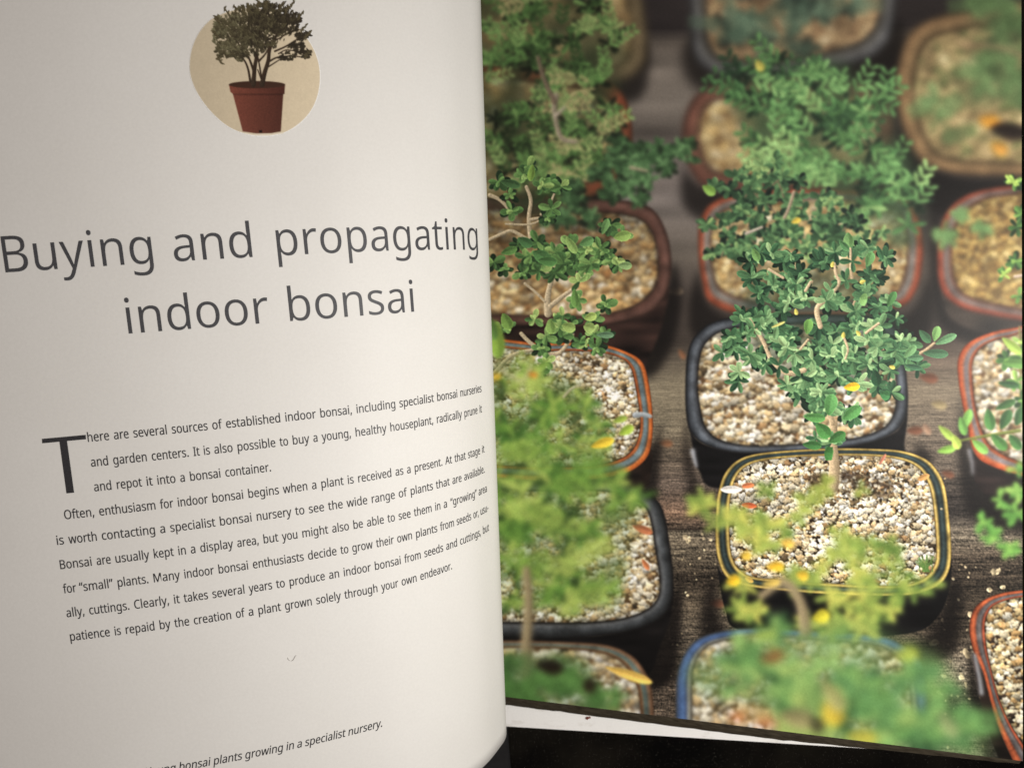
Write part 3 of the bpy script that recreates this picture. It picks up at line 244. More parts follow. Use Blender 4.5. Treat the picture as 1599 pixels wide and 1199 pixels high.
class Canvas:
    def __init__(s, ou, ov, w, h, seed):
        s.ou, s.ov, s.w, s.h = ou, ov, w, h
        s.c = np.zeros((h, w, 3), np.float32); s.id = np.zeros((h, w), np.int16)
        s.rng = np.random.default_rng(seed)
        s.lay = None
    def begin(s):
        s.lay = np.zeros((s.h, s.w, 4), np.float32)
    def end(s, sig, pid, thr=.5, gain=1.0):
        L = s.lay; ys, xs = np.where(L[..., 3] > 0)
        if len(ys):
            m = int(3 * sig) + 2
            y0, y1, x0, x1 = max(ys.min() - m, 0), min(ys.max() + m, s.h), max(xs.min() - m, 0), min(xs.max() + m, s.w)
            q = blur(L[y0:y1, x0:x1], sig)
            a = np.clip(q[..., 3:] * gain, 0, 1)
            s.c[y0:y1, x0:x1] = s.c[y0:y1, x0:x1] * (1 - a) + q[..., :3] * gain
            if pid is not None: s.id[y0:y1, x0:x1][a[..., 0] > thr] = pid
        s.lay = None
    def box(s, x0, x1, y0, y1):
        x0 = max(int(x0 - s.ou), 0); x1 = min(int(x1 - s.ou) + 2, s.w); y0 = max(int(y0 - s.ov), 0); y1 = min(int(y1 - s.ov) + 2, s.h)
        if x1 <= x0 or y1 <= y0: return None
        X, Y = np.meshgrid(np.arange(x0, x1) + s.ou, np.arange(y0, y1) + s.ov)
        return (slice(y0, y1), slice(x0, x1)), X.astype(np.float32), Y.astype(np.float32)
    def over(s, sl, col, a):
        L = s.lay[sl]; a = a[..., None]
        L[..., :3] = L[..., :3] * (1 - a) + np.clip(col, 0, 1) * a
        L[..., 3:] = L[..., 3:] * (1 - a) + a
    # --- signed distance to a closed polygon (positive inside)
    def sdf(s, pts, X, Y):
        P = np.asarray(pts, np.float32); d = np.full(X.shape, 1e9, np.float32); ins = np.zeros(X.shape, bool)
        for i in range(len(P)):
            a = P[i - 1]; b = P[i]; e = b - a
            wx, wy = X - a[0], Y - a[1]
            t = np.clip((wx * e[0] + wy * e[1]) / (e @ e + 1e-9), 0, 1)
            d = np.minimum(d, (wx - e[0] * t) ** 2 + (wy - e[1] * t) ** 2)
            c = (a[1] > Y) != (b[1] > Y)
            if c.any():
                xi = a[0] + (Y - a[1]) / (e[1] if abs(e[1]) > 1e-9 else 1e-9) * e[0]
                ins ^= c & (X < xi)
        d = np.sqrt(d)
        return np.where(ins, d, -d)
    def poly(s, pts, col, shade=None, soft=1.):
        P = np.asarray(pts); b = s.box(P[:, 0].min() - 2, P[:, 0].max() + 2, P[:, 1].min() - 2, P[:, 1].max() + 2)
        if b is None: return
        sl, X, Y = b; d = s.sdf(P, X, Y)
        c = np.array(col, np.float32) / 255.
        c = np.broadcast_to(c, X.shape + (3,))
        if shade is not None: c = c * shade(X, Y, d)[..., None]
        s.over(sl, c, np.clip(d / soft + .5, 0, 1))
    def stroke(s, pts, w0, w1, col, jit=.08, hl=.35):
        P = spline(pts, False, 6); n = len(P) - 1
        lo = P.min(0) - w0 - 3; hi = P.max(0) + w0 + 3
        b = s.box(lo[0], hi[0], lo[1], hi[1])
        if b is None: return
        sl, X, Y = b; best = np.full(X.shape, -1e9, np.float32); side = np.zeros(X.shape, np.float32)
        for i in range(n):
            a, e = P[i], P[i + 1] - P[i]; L = math.hypot(*e) + 1e-6
            t = np.clip(((X - a[0]) * e[0] + (Y - a[1]) * e[1]) / (L * L), 0, 1)
            dx, dy = X - a[0] - e[0] * t, Y - a[1] - e[1] * t
            w = (w0 + (w1 - w0) * (i + t) / n) / 2
            d = w - np.hypot(dx, dy); m = d > best
            best[m] = d[m]; side[m] = ((dx * -.8 + dy * -.6) / np.maximum(w, .5))[m]
        c = np.array(col, np.float32) / 255. * (1 + hl * side[..., None]) * (1 + jit * s.rng.standard_normal(X.shape)[..., None])
        s.over(sl, c, np.clip(best + .5, 0, 1))
    def leaf(s, x, y, l, w, ang, col, edge=.25, side=.14, obo=.15, vein=.12):
        r = l * .55 + 2; b = s.box(x - r, x + r, y - r, y + r)
        if b is None: return
        sl, X, Y = b; ca, sa = math.cos(ang), math.sin(ang)
        p = ((X - x) * ca + (Y - y) * sa) / (l / 2); q = (Y - y) * ca - (X - x) * sa
        pp = np.clip(p, -1, 1)
        hw = w / 2 * np.maximum(1 - pp * pp, 0) ** .62 * (1 + obo * 2 * pp)
        d = np.minimum(hw - np.abs(q), (1 - np.abs(p)) * l / 2)
        g = 1 + side * np.tanh(q / max(w * .12, .5)) + .12 * pp
        g = g + edge * np.clip(1 - d / 1.3, 0, 1) * (d > 0) + vein * np.clip(1 - np.abs(q) / .9, 0, 1)
        g = g + .05 * s.rng.standard_normal(X.shape)
        c = np.array(col, np.float32) / 255. * g[..., None]
        s.over(sl, c, np.clip(d + .5, 0, 1))
    def rosette(s, x, y, L, n, pal, asp=.5, flat=.75, edge=.22, rot=None, bright=0., centre=.5, spread=2*math.pi):
        R = s.rng; a0 = R.uniform(0, 2 * math.pi) if rot is None else rot
        for i in range(n):
            a = a0 + (i / n - .5) * spread + R.normal(0, .3) if spread < 6 else a0 + spread * i / n + R.normal(0, .35)
            l = L * R.uniform(.75, 1.15) * (1 - .35 * abs(R.normal(0, .45)))
            f = R.uniform(flat, 1); ca, sa = math.cos(a), math.sin(a) * f
            aa = math.atan2(sa, ca); dist = l * .52
            t = np.clip(R.beta(1.6, 2.2) + bright + .12 * (-sa), 0, 1)
            s.leaf(x + ca * dist, y + sa * dist, l * (.75 + .25 * math.hypot(ca, sa)), l * asp * R.uniform(.7, 1.1), aa, mixpal(pal, t), edge=edge * R.uniform(.2, 1.3), side=R.uniform(-.2, .2))
        if R.random() < centre:
            for i in range(2):
                a = R.uniform(0, 6.28); l = L * .5
                s.leaf(x + math.cos(a) * l * .3, y + math.sin(a) * l * .3, l, l * asp, a, mixpal(pal, min(1, .75 + bright)), edge=edge)
    def foliage(s, ells, L, pal, n=6, dens=1., asp=.5, edge=.2, twig=None, drk=None, flat=.7, centre=.5, under=.5, gap=9., clump=.12, spray=0.):
        """ells: (cx, cy, rx, ry[, bright]) clusters of rosettes, the darker ones painted first"""
        R = s.rng; items = []; G = vnoise(R, s.h, s.w, L * 2.1, L * 2.1); cl = lambda x, y: float(G[min(max(int(y - s.ov), 0), s.h - 1), min(max(int(x - s.ou), 0), s.w - 1)])
        for e in ells:
            cx, cy, rx, ry = e[:4]; br = e[4] if len(e) > 4 else 0.
            k = max(1, int(dens * rx * ry * math.pi / (L * L * 1.1) + .5))
            for _ in range(k):
                a = R.uniform(0, 6.28); r = math.sqrt(R.uniform(0, 1))
                px, py = cx + math.cos(a) * r * rx, cy + math.sin(a) * r * ry; g = cl(px, py)
                if g < -gap: continue
                items.append((R.random(), px, py, br + clump * np.clip(g, -1.5, 1.5)))
        items.sort()
        m = len(items)
        for i, (z, x, y, br) in enumerate(items):
            if i < m * under and drk is not None:
                s.rosette(x, y, L * .95, n, [tuple(np.array(drk) * .7), drk], asp, flat, edge * .3, centre=0)
        for i, (z, x, y, br) in enumerate(items):
            if twig and R.random() < .35:
                s.stroke([(x, y), (x + R.normal(0, L * .4), y + L * R.uniform(.5, 1.3))], 2.2, 2.6, twig)
            if R.random() < spray:
                a = R.normal(-.6, .8) if R.random() < .5 else R.normal(math.pi + .4, .7); m2 = int(R.integers(3, 6)); col = mixpal(pal, np.clip(.55 + br + (z - .5) * .5 + R.normal(0, .15), 0, 1))
                for q in range(m2):
                    for sg in (-1, 1):
                        d = L * .42 * q; aa = a + sg * .75; s.leaf(x + math.cos(a) * d + math.cos(aa) * L * .28, y + math.sin(a) * d + math.sin(aa) * L * .28, L * (.75 - .08 * q), L * asp * .8, aa, col * R.uniform(.85, 1.12), edge=edge)
                continue
            s.rosette(x, y, L * R.uniform(.8, 1.1), int(n + R.integers(-1, 2)), pal, asp, flat, edge, bright=br + (z - .5) * .35, centre=centre)
    def veil(s, pts, col, op, sig):
        s.begin(); s.poly(spline(pts), col); s.lay *= op
        q = 1 + .55 * vnoise(s.rng, s.h, s.w, 30, 30) + .25 * vnoise(s.rng, s.h, s.w, 12, 12); s.lay *= np.clip(q, .15, 1. / op)[..., None]; s.end(sig, None)
    def gravel(s, inner, sizes, pals, base, shade=None, dens=2.5, lightdir=(-.25, -1.)):
        """pebbles inside a polygon"""
        R = s.rng; P = np.asarray(inner)
        b = s.box(P[:, 0].min(), P[:, 0].max(), P[:, 1].min(), P[:, 1].max()); sl, X, Y = b
        keep = s.lay.copy(); d = s.sdf(P, X, Y); area = (d > 0).sum()
        s.lay[sl][..., :3] = np.array(base) / 255.; s.lay[sl][..., 3] = 1
        y0, x0 = Y.min(), X.min(); hh, ww_ = X.shape
        mr = np.mean(sizes) * .7; N = int(dens * area / (mr * mr * 2.2)); its = []
        while len(its) < N:
            x, y = x0 + R.uniform(0, ww_), y0 + R.uniform(0, hh)
            if d[min(int(y - y0), hh - 1), min(int(x - x0), ww_ - 1)] > -2: its.append((x, y))
        rs = np.sort(R.uniform(sizes[0], sizes[1], N) * .7 * R.choice([.55, .8, 1., 1.25], N, p=[.3, .3, .3, .1]))
        cl = vnoise(R, hh, ww_, 26, 26)
        for (x, y), r in zip(its, rs):
            bb = s.box(x - r * 1.5 - 1, x + r * 1.5 + 1, y - r * 1.4 - 1, y + r * 1.4 + 1)
            if bb is None: continue
            q, XX, YY = bb; dx, dy = XX - x, YY - y; th = np.arctan2(dy, dx); a1, a2, a3 = R.uniform(0, 6.28, 3)
            rad = r * (1 + .17 * np.cos(2 * th + a1) + .17 * np.cos(3 * th + a2) + .15 * np.cos(5 * th + a3)) * (1 - .14 * np.sin(th) ** 2)
            dist = np.hypot(dx, dy); k = rad - dist
            u = R.random(); col = np.array(pals[R.choice(len(pals), p=PALP[len(pals)])], float) / 255 * R.uniform(.84, 1.2)
            col = col * (1 + .13 * cl[min(int(y - y0), hh - 1), min(int(x - x0), ww_ - 1)]) if 0 <= y - y0 and 0 <= x - x0 else col
            h = (dx * lightdir[0] + dy * lightdir[1]) / (r * 1.03)
            g = .90 + .26 * h - .34 * np.clip(1 - k / (r * .45), 0, 1) * (h < .1) + .13 * R.standard_normal(XX.shape)
            s.over(q, col * g[..., None], np.clip(k + .5, 0, 1))
        m = np.clip(d + .5, 0, 1)[..., None]
        sh = np.clip(.6 + d / 18., 0, 1) ** .8
        if shade is not None: sh = sh * shade(X, Y)
        L = s.lay[sl]; L[..., :3] *= sh[..., None] * m; L[..., 3:] *= m
        k0 = keep[sl]; s.lay[sl] = L + k0 * (1 - L[..., 3:])
    def ring(s, outer, inner, ramp, bright=None):
        """glazed rim between two outlines; ramp gives colours from the outer edge (0) to the inner edge (1)"""
        P = np.asarray(outer); b = s.box(P[:, 0].min() - 2, P[:, 0].max() + 2, P[:, 1].min() - 2, P[:, 1].max() + 2)
        sl, X, Y = b; do = s.sdf(outer, X, Y); di = s.sdf(inner, X, Y)
        t = np.clip(do, 0, None) / (np.clip(do, 0, None) + np.clip(-di, 0, None) + 1e-3)
        ts = [r[0] for r in ramp]; c = np.stack([np.interp(t, ts, [r[1][k] / 255. for r in ramp]) for k in range(3)], -1)
        n = vnoise(s.rng, X.shape[0], X.shape[1], 14, 14) * .10 + vnoise(s.rng, X.shape[0], X.shape[1], 3, 3) * .06
        g = 1 + n
        if bright is not None: g = g * bright(X, Y)
        s.over(sl, c * g[..., None], np.clip(np.minimum(do, -di) + .5, 0, 1))

PALP = {3: [.5, .35, .15], 4: [.42, .3, .2, .08], 5: [.4, .28, .18, .09, .05], 6: [.34, .26, .2, .1, .06, .04]}

def mixpal(pal, t):
    p = np.array(pal, float); x = np.clip(t, 0, 1) * (len(p) - 1)
    return np.array([np.interp(x, np.arange(len(p)), p[:, k]) for k in range(3)])

def paint_nursery():
    K = Canvas(OU, OV, PW, PH, 11); R = K.rng
    ids = []                                          # (name, label) per id, id 0 = deck
    def new(name, label): ids.append((name, label)); return len(ids)
    yy = np.arange(PH) + OV; xx = np.arange(PW) + OU
    # ---------------- wooden deck
    ka = [(-10, (44, 37, 36)), (45, (40, 33, 33)), (66, (88, 77, 67)), (110, (106, 95, 84)), (165, (102, 92, 82)), (210, (76, 67, 60)), (262, (94, 83, 77)), (310, (102, 92, 86)),
          (400, (84, 74, 64)), (465, (58, 48, 42)), (535, (58, 48, 40)), (600, (104, 92, 70)), (665, (110, 97, 74)), (700, (84, 71, 55)), (760, (88, 72, 60)), (800, (104, 76, 56)), (822, (84, 66, 50)), (826, (44, 34, 26)), (830, (98, 85, 66)),
          (862, (86, 74, 56)), (900, (52, 42, 31)), (945, (74, 62, 46)), (985, (84, 72, 56)), (1030, (62, 52, 40)), (1056, (40, 31, 25)), (1075, (78, 64, 50)), (1200, (70, 58, 45))]
    kb = [(-10, (42, 35, 34)), (40, (38, 31, 30)), (55, (70, 60, 50)), (95, (50, 43, 37)), (150, (45, 38, 34)), (270, (34, 29, 28)), (340, (42, 36, 33)), (420, (70, 59, 50)), (470, (64, 54, 46)), (510, (52, 43, 37)), (560, (88, 72, 58)),
          (610, (104, 90, 70)), (680, (96, 82, 66)), (740, (80, 68, 56)), (775, (44, 37, 32)), (800, (40, 34, 30)), (838, (98, 86, 68)), (870, (66, 54, 41)), (920, (48, 39, 29)), (960, (52, 42, 31)), (1000, (60, 50, 38)), (1040, (104, 92, 74)), (1070, (90, 78, 62)), (1085, (46, 38, 31)), (1110, (48, 40, 34)), (1140, (92, 82, 68)), (1200, (84, 74, 62))]
    f = lambda k: np.stack([np.interp(yy, [q[0] for q in k], [q[1][c] for q in k]) for c in range(3)], -1)
    wx = np.clip((xx - 1120) / 280., 0, 1)[None, :, None]
    base = (f(ka)[:, None] * (1 - wx) + f(kb)[:, None] * wx) / 255.
    base = base * 1.18 + .012; base = base * .66 + base.mean(-1, keepdims=True) * .34
    foc = np.clip((yy - 480) / 400., 0, 1)[:, None]
    gr = vnoise(R, PH, PW, 1.6, 26) * .14 + vnoise(R, PH, PW, 5, 130) * .10 + vnoise(R, PH, PW, 1.3, 9) * .10
    gr = (gr + np.clip(vnoise(R, PH, PW, 3, 70) - .9, 0, 1) * -.35) * foc + vnoise(R, PH, PW, 18, 90) * .07
    sp = blur(R.standard_normal((PH, PW)).astype(np.float32), .7)
    gr = gr + sp * .38 * foc ** 1.5
    K.c[:] = base * (1 + gr[..., None])
    K.begin()
    for i in range(150):                              # grit and fallen pebbles on the boards
        x, y = (R.uniform(1470, 1600), R.uniform(870, 1190)) if i < 110 else (R.uniform(1040, 1130), R.uniform(830, 1080))
        q = R.uniform(.7, 2.3) if R.random() < .93 else R.uniform(3, 5)
        K.leaf(x, y, q * 2.4, q * 1.8, R.uniform(0, 3), (np.array((205, 185, 150)) * R.uniform(.55, 1.1)), obo=0)
    for x, y, q in ((1459, 1003, 8), (1507, 1020, 9), (1552, 892, 7), (1560, 890, 5), (1466, 1081, 5), (1545, 920, 6), (1474, 1054, 5), (1500, 1057, 6), (1075, 843, 5), (1566, 915, 5)):
        for k in range(4): K.leaf(x + R.normal(0, q * .3), y + R.normal(0, q * .25), q * 1.2, q * .9, R.uniform(0, 3), np.array((225, 205, 165)) * R.uniform(.6, 1.1), obo=0)
    K.end(.6, None)
    K.begin()
    for x, y, l, a, c in ((1065, 553, 18, 1, (116, 82, 60)), (1120, 942, 26, .1, (104, 70, 54)), (1450, 590, 30, .2, (104, 70, 54)), (1428, 672, 26, 0, (104, 70, 54)), (1480, 740, 22, .3, (104, 70, 54)), (1040, 692, 22, .1, (112, 80, 58)), (1447, 670, 20, 1, (150, 120, 100)), (1055, 455, 24, 0, (120, 105, 88)), (1466, 632, 26, .2, (140, 125, 95))):
        K.leaf(x, y, l, l * .5, a, c)
    K.end(2.2, None)
    def shadow(pts, sig, op=.75):
        K.begin(); K.poly(spline(pts), (14, 11, 10)); K.lay *= op; K.end(sig, None)
    wht = [(238, 226, 200), (222, 202, 164), (200, 172, 128), (250, 244, 230), (166, 132, 94), (90, 76, 56)]
    tan = [(224, 194, 142), (206, 172, 116), (238, 220, 180), (182, 144, 94), (120, 92, 58)]
    def pot(outer, inner, body, ramp, sig, label, gl, sizes, pals, base, bright=None, shade=None, bodycol=(24, 21, 21), sig_g=None, closed_body=True):
        pid = new('printed_pot', label); gid = new('printed_gravel', gl)
        o, i = spline(outer), spline(inner)
        if body is not None:
            K.begin(); K.poly(spline(body), bodycol, lambda X, Y, d: 1 + .25 * vnoise(R, X.shape[0], X.shape[1], 9, 40) - .3 * np.clip((Y - Y.min()) / 120, 0, 1)); K.end(max(sig, .8), pid)
        K.begin(); K.poly(o, np.array(ramp[-1][1]) * .5); K.end(sig, pid)
        K.begin(); K.gravel(i, sizes, pals, base, shade); K.end(sig if sig_g is None else sig_g, gid)
        K.begin(); K.ring(o, i, ramp, bright); K.end(sig, pid)
        return pid, gid
    tl = lambda k: (lambda X, Y: 1 + k * np.clip((X - 1500) / 200, -1, 1))
    # ---------------- far pots (out of focus), back to front
    # upper left tan pot
    shadow([(880, 70), (1000, 60), (1012, 120), (985, 160), (880, 150)], 7)
    pot([(700, -60), (900, -70), (985, -40), (1004, 20), (1008, 70), (1000, 105), (960, 128), (860, 135), (700, 130)], [(700, -50), (890, -55), (965, -30), (984, 20), (986, 70), (975, 95), (940, 112), (850, 116), (700, 112)], None,
        [(0, (92, 80, 62)), (.5, (122, 108, 82)), (1, (112, 96, 70))], 6.5, 'out of focus tan pot cut by the top edge of the printed picture, upper left', 'blurred gravel in the upper left tan pot', (6, 9), tan, (90, 70, 50))
    # top centre grey black pot
    shadow([(1080, 60), (1250, 60), (1400, 30), (1400, 130), (1240, 150), (1090, 140)], 9)
    pot([(1083, -40), (1160, -70), (1320, -70), (1395, -40), (1398, 0), (1391, 50), (1375, 78), (1339, 97), (1250, 114), (1160, 119), (1122, 116), (1095, 102), (1083, 80), (1080, 30)],
        [(1104, -40), (1170, -60), (1310, -60), (1370, -40), (1377, 0), (1370, 40), (1352, 62), (1320, 78), (1240, 94), (1165, 98), (1130, 94), (1110, 80), (1102, 60), (1100, 20)], None,
        [(0, (58, 58, 62)), (.4, (104, 104, 104)), (.75, (96, 94, 90)), (1, (66, 62, 56))], 6, 'dark grey pot out of focus at the top centre of the printed picture', 'blurred gravel in the dark grey top pot', (6, 9), [(204, 172, 130), (172, 140, 104), (230, 204, 162)], (80, 60, 46))
    # upper right tan pot
    shadow([(1405, 200), (1440, 255), (1510, 282), (1640, 290), (1640, 350), (1480, 340), (1420, 280)], 6, .8)
    pot([(1404, 100), (1425, 50), (1480, 24), (1560, 14), (1660, 14), (1660, 276), (1598, 274), (1504, 272), (1452, 259), (1427, 237), (1410, 198), (1400, 150)],
        [(1427, 110), (1445, 66), (1500, 44), (1570, 38), (1650, 40), (1650, 258), (1590, 257), (1504, 253), (1464, 243), (1443, 216), (1431, 180), (1425, 140)], None,
        [(0, (98, 78, 58)), (.35, (142, 114, 82)), (.7, (132, 110, 80)), (1, (106, 86, 62))], 5.5, 'out of focus tan pot at the upper right of the printed picture', 'blurred mossy gravel in the upper right tan pot', (6, 10), [(198, 172, 126), (168, 148, 106), (120, 130, 84), (224, 200, 150)], (112, 98, 68))
    # left upper orange pot
    pot([(700, 120), (900, 118), (965, 140), (984, 190), (982, 240), (960, 285), (910, 310), (830, 322), (700, 326)], [(700, 135), (890, 134), (948, 152), (966, 190), (962, 236), (940, 270), (900, 292), (830, 304), (700, 306)], [(700, 300), (830, 315), (960, 285), (950, 340), (830, 350), (700, 350)],
        [(0, (104, 58, 42)), (.5, (140, 76, 54)), (1, (96, 62, 46))], 3.4, 'orange brown pot behind the sharp left bonsai, at the page fold', 'tan gravel in the orange pot at the page fold', (5, 9), tan, (110, 84, 58), sig_g=4)
    # red-brown pot, upper middle
    shadow([(1068, 260), (1100, 290), (1250, 310), (1400, 290), (1400, 340), (1100, 345)], 7)
    pot([(1090, 150), (1135, 133), (1250, 126), (1350, 136), (1385, 160), (1392, 210), (1380, 262), (1330, 288), (1200, 296), (1110, 292), (1084, 272), (1070, 230), (1070, 190)],
        [(1106, 162), (1145, 148), (1250, 142), (1340, 150), (1368, 172), (1374, 210), (1362, 248), (1320, 268), (1200, 276), (1126, 272), (1102, 256), (1092, 226), (1092, 192)], None,
        [(0, (86, 58, 50)), (.5, (116, 78, 66)), (1, (100, 76, 62))], 5.5, 'red brown pot out of focus in the upper middle of the printed picture', 'blurred tan gravel in the upper red brown pot', (6, 9), tan, (110, 86, 60))
    # right middle orange pot, upper
    shadow([(1460, 300), (1480, 470), (1530, 500), (1640, 520), (1640, 560), (1500, 530), (1455, 470)], 6)
    pot([(1478, 332), (1504, 308), (1545, 295), (1600, 290), (1660, 290), (1660, 504), (1598, 500), (1518, 485), (1486, 470), (1469, 448), (1464, 412), (1467, 366)],
        [(1500, 336), (1530, 313), (1570, 305), (1650, 305), (1650, 488), (1598, 484), (1516, 466), (1491, 442), (1485, 404), (1488, 366)], [(1470, 440), (1486, 470), (1518, 485), (1600, 500), (1660, 505), (1660, 530), (1560, 525), (1500, 508), (1476, 485)],
        [(0, (118, 56, 42)), (.3, (146, 76, 56)), (.5, (106, 96, 94)), (.72, (112, 104, 100)), (1, (116, 74, 58))], 3.2, 'orange rimmed pot on the right edge of the printed picture, above the similar one', 'tan gravel in the upper right orange rimmed pot', (5, 8), [(190, 160, 100), (164, 132, 80), (214, 186, 128), (130, 104, 66)], (96, 78, 52), bodycol=(64, 56, 50), sig_g=3.2)
    # centre orange pot with grey groove
    shadow([(1090, 420), (1110, 480), (1200, 510), (1400, 500), (1450, 440), (1450, 520), (1380, 550), (1100, 540)], 6)
    pot([(1094, 350), (1112, 318), (1170, 300), (1300, 296), (1400, 306), (1430, 335), (1440, 380), (1438, 420), (1428, 456), (1400, 480), (1300, 494), (1180, 494), (1112, 474), (1097, 437), (1092, 390)],
        [(1112, 354), (1128, 330), (1180, 316), (1300, 312), (1388, 320), (1410, 342), (1418, 380), (1416, 418), (1408, 446), (1388, 462), (1300, 474), (1190, 474), (1130, 456), (1114, 430), (1109, 390)], None,
        [(0, (126, 64, 46)), (.3, (152, 78, 54)), (.5, (122, 110, 102)), (.75, (114, 116, 114)), (1, (120, 88, 70))], 3.2, 'orange rimmed pot behind the sharp centre bonsai in the printed picture', 'tan gravel in the orange pot behind the centre bonsai', (5, 8), tan, (120, 92, 64), sig_g=3)
    # left brown pot
    shadow([(940, 500), (1030, 470), (1052, 410), (1064, 480), (1040, 560), (1000, 590), (900, 560)], 6, .85)
    pot([(700, 330), (850, 312), (965, 314), (1015, 326), (1038, 360), (1047, 404), (1044, 444), (1026, 478), (988, 497), (920, 508), (767, 506), (700, 506)],
        [(700, 344), (850, 330), (955, 332), (1000, 342), (1020, 366), (1028, 404), (1026, 440), (1008, 466), (974, 484), (910, 494), (767, 492), (700, 492)], [(760, 500), (920, 505), (990, 496), (1042, 448), (1036, 500), (1014, 556), (990, 580), (880, 570), (760, 560)],
        [(0, (66, 46, 40)), (.4, (94, 68, 60)), (.75, (84, 58, 50)), (1, (66, 48, 40))], 2.4, 'dark brown pot behind the sharp left bonsai in the printed picture', 'cream gravel in the dark brown pot', (5, 9), [(222, 190, 140), (196, 156, 104), (238, 222, 192), (150, 110, 70)], (96, 74, 50), bodycol=(50, 35, 31), sig_g=2.6, shade=lambda X, Y: np.clip(.62 + (Y - 330) / 330, .5, 1.05))
    # orange pot lower right edge
    shadow([(1500, 620), (1520, 720), (1600, 760), (1660, 760), (1660, 830), (1540, 820), (1500, 760)], 6, .8)
    pot([(1497, 560), (1512, 536), (1545, 520), (1590, 511), (1660, 505), (1660, 752), (1590, 740), (1545, 726), (1521, 706), (1510, 660), (1503, 630), (1497, 592)],
        [(1520, 560), (1538, 538), (1575, 526), (1650, 520), (1650, 732), (1585, 718), (1548, 697), (1533, 672), (1523, 636), (1518, 592)], [(1512, 680), (1522, 706), (1590, 740), (1660, 750), (1660, 800), (1570, 790), (1530, 765), (1518, 730)],
        [(0, (140, 62, 34)), (.28, (172, 92, 58)), (.5, (112, 104, 106)), (.72, (116, 106, 104)), (.85, (150, 78, 48)), (1, (104, 62, 44))], 1.5, 'orange rimmed pot on the right edge of the printed picture, level with the centre pots', 'gravel in the orange rimmed pot at the right edge', (5, 8), wht, (100, 76, 52), bodycol=(34, 26, 24), sig_g=2)
    K.begin(); K.stroke([(1514, 703), (1518, 722), (1519, 740)], 7, 4, (130, 130, 134)); K.end(3, None)
    # black pot, centre
    shadow([(1072, 640), (1085, 740), (1130, 775), (1400, 720), (1432, 690), (1432, 740), (1120, 800), (1072, 740)], 6, .8)
    pot([(1074, 555), (1087, 524), (1118, 502), (1180, 494), (1300, 492), (1380, 500), (1406, 530), (1414, 580), (1417, 630), (1411, 656), (1396, 674), (1360, 690), (1300, 700), (1220, 706), (1150, 706), (1105, 695), (1081, 677), (1073, 652), (1071, 610)],
        [(1092, 560), (1103, 534), (1130, 516), (1190, 508), (1300, 506), (1370, 514), (1390, 540), (1398, 580), (1400, 622), (1395, 648), (1380, 668), (1345, 682), (1290, 690), (1220, 695), (1160, 695), (1122, 686), (1102, 668), (1094, 642), (1089, 605)],
        [(1073, 640), (1082, 678), (1110, 697), (1180, 706), (1300, 700), (1395, 676), (1416, 640), (1412, 690), (1400, 730), (1250, 750), (1120, 762), (1092, 735), (1082, 700)],
        [(0, (22, 23, 26)), (.25, (62, 66, 72)), (.55, (92, 97, 104)), (.85, (58, 60, 64)), (1, (26, 24, 24))], 1.5, 'black glazed pot of the sharp centre bonsai, behind the yellow rimmed pot', 'pale gravel in the black centre pot', (5, 8.5), wht, (92, 70, 48), bodycol=(17, 16, 17), sig_g=1.5)
    K.begin(); K.stroke([(1082, 704), (1085, 718), (1088, 728)], 8, 4, (150, 152, 158)); K.end(2.4, None)
    # orange pot, left middle
    shadow([(940, 740), (1015, 700), (1030, 660), (1030, 740), (1010, 790), (900, 780)], 5, .8)
    pot([(700, 545), (850, 536), (932, 537), (977, 549), (1003, 566), (1013, 600), (1019, 654), (1016, 698), (1004, 721), (977, 738), (930, 747), (850, 750), (776, 746), (700, 742)],
        [(700, 556), (850, 548), (926, 549), (968, 558), (985, 574), (993, 606), (1000, 654), (996, 686), (982, 708), (952, 722), (910, 728), (850, 729), (776, 726), (700, 722)], [(760, 740), (860, 750), (935, 748), (980, 738), (1016, 700), (1015, 745), (1000, 762), (900, 765), (760, 755)],
        [(0, (146, 74, 34)), (.24, (190, 106, 54)), (.36, (84, 76, 66)), (.5, (98, 112, 116)), (.7, (104, 118, 122)), (.8, (120, 76, 46)), (.9, (176, 96, 54)), (1, (92, 56, 34))], 1., 'orange rimmed pot with a blue grey groove beside the page fold', 'gravel in the orange pot beside the page fold', (3.5, 7), wht, (90, 70, 46), bodycol=(32, 24, 20), sig_g=1.)
    K.begin(); K.stroke([(992, 648), (1005, 647), (1016, 650)], 9, 6, (150, 156, 160)); K.end(1.2, None)
    # black pot, left lower
    shadow([(940, 1000), (1050, 930), (1060, 880), (1064, 980), (1040, 1070), (960, 1060)], 5, .85)
    pot([(700, 770), (850, 752), (950, 752), (1001, 766), (1027, 783), (1038, 808), (1045, 850), (1051, 904), (1046, 944), (1026, 968), (988, 983), (933, 992), (860, 996), (785, 994), (700, 992)],
        [(700, 782), (850, 766), (940, 766), (985, 777), (1008, 792), (1017, 814), (1024, 858), (1031, 906), (1027, 934), (1006, 954), (965, 967), (900, 972), (785, 971), (700, 970)], [(760, 985), (930, 992), (1030, 966), (1050, 915), (1048, 960), (1030, 1010), (1012, 1052), (960, 1060), (760, 1020)],
        [(0, (20, 20, 21)), (.2, (38, 39, 40)), (.5, (66, 69, 72)), (.78, (92, 94, 96)), (.92, (60, 60, 60)), (1, (26, 22, 20))], 1.6, 'black glazed pot on the lower left of the printed picture, beside the page fold', 'gravel in the lower left black pot', (4.5, 8), wht, (84, 64, 42), bodycol=(18, 16, 16), sig_g=1.3)
    K.begin()
    for x, y, l, w, a, c in ((1003, 826, 34, 12, .35, (164, 100, 70)), (1008, 881, 20, 8, 1., (178, 108, 70)), (990, 850, 16, 9, .2, (236, 220, 196))): K.leaf(x, y, l, w, a, c)
    K.end(1.3, None)
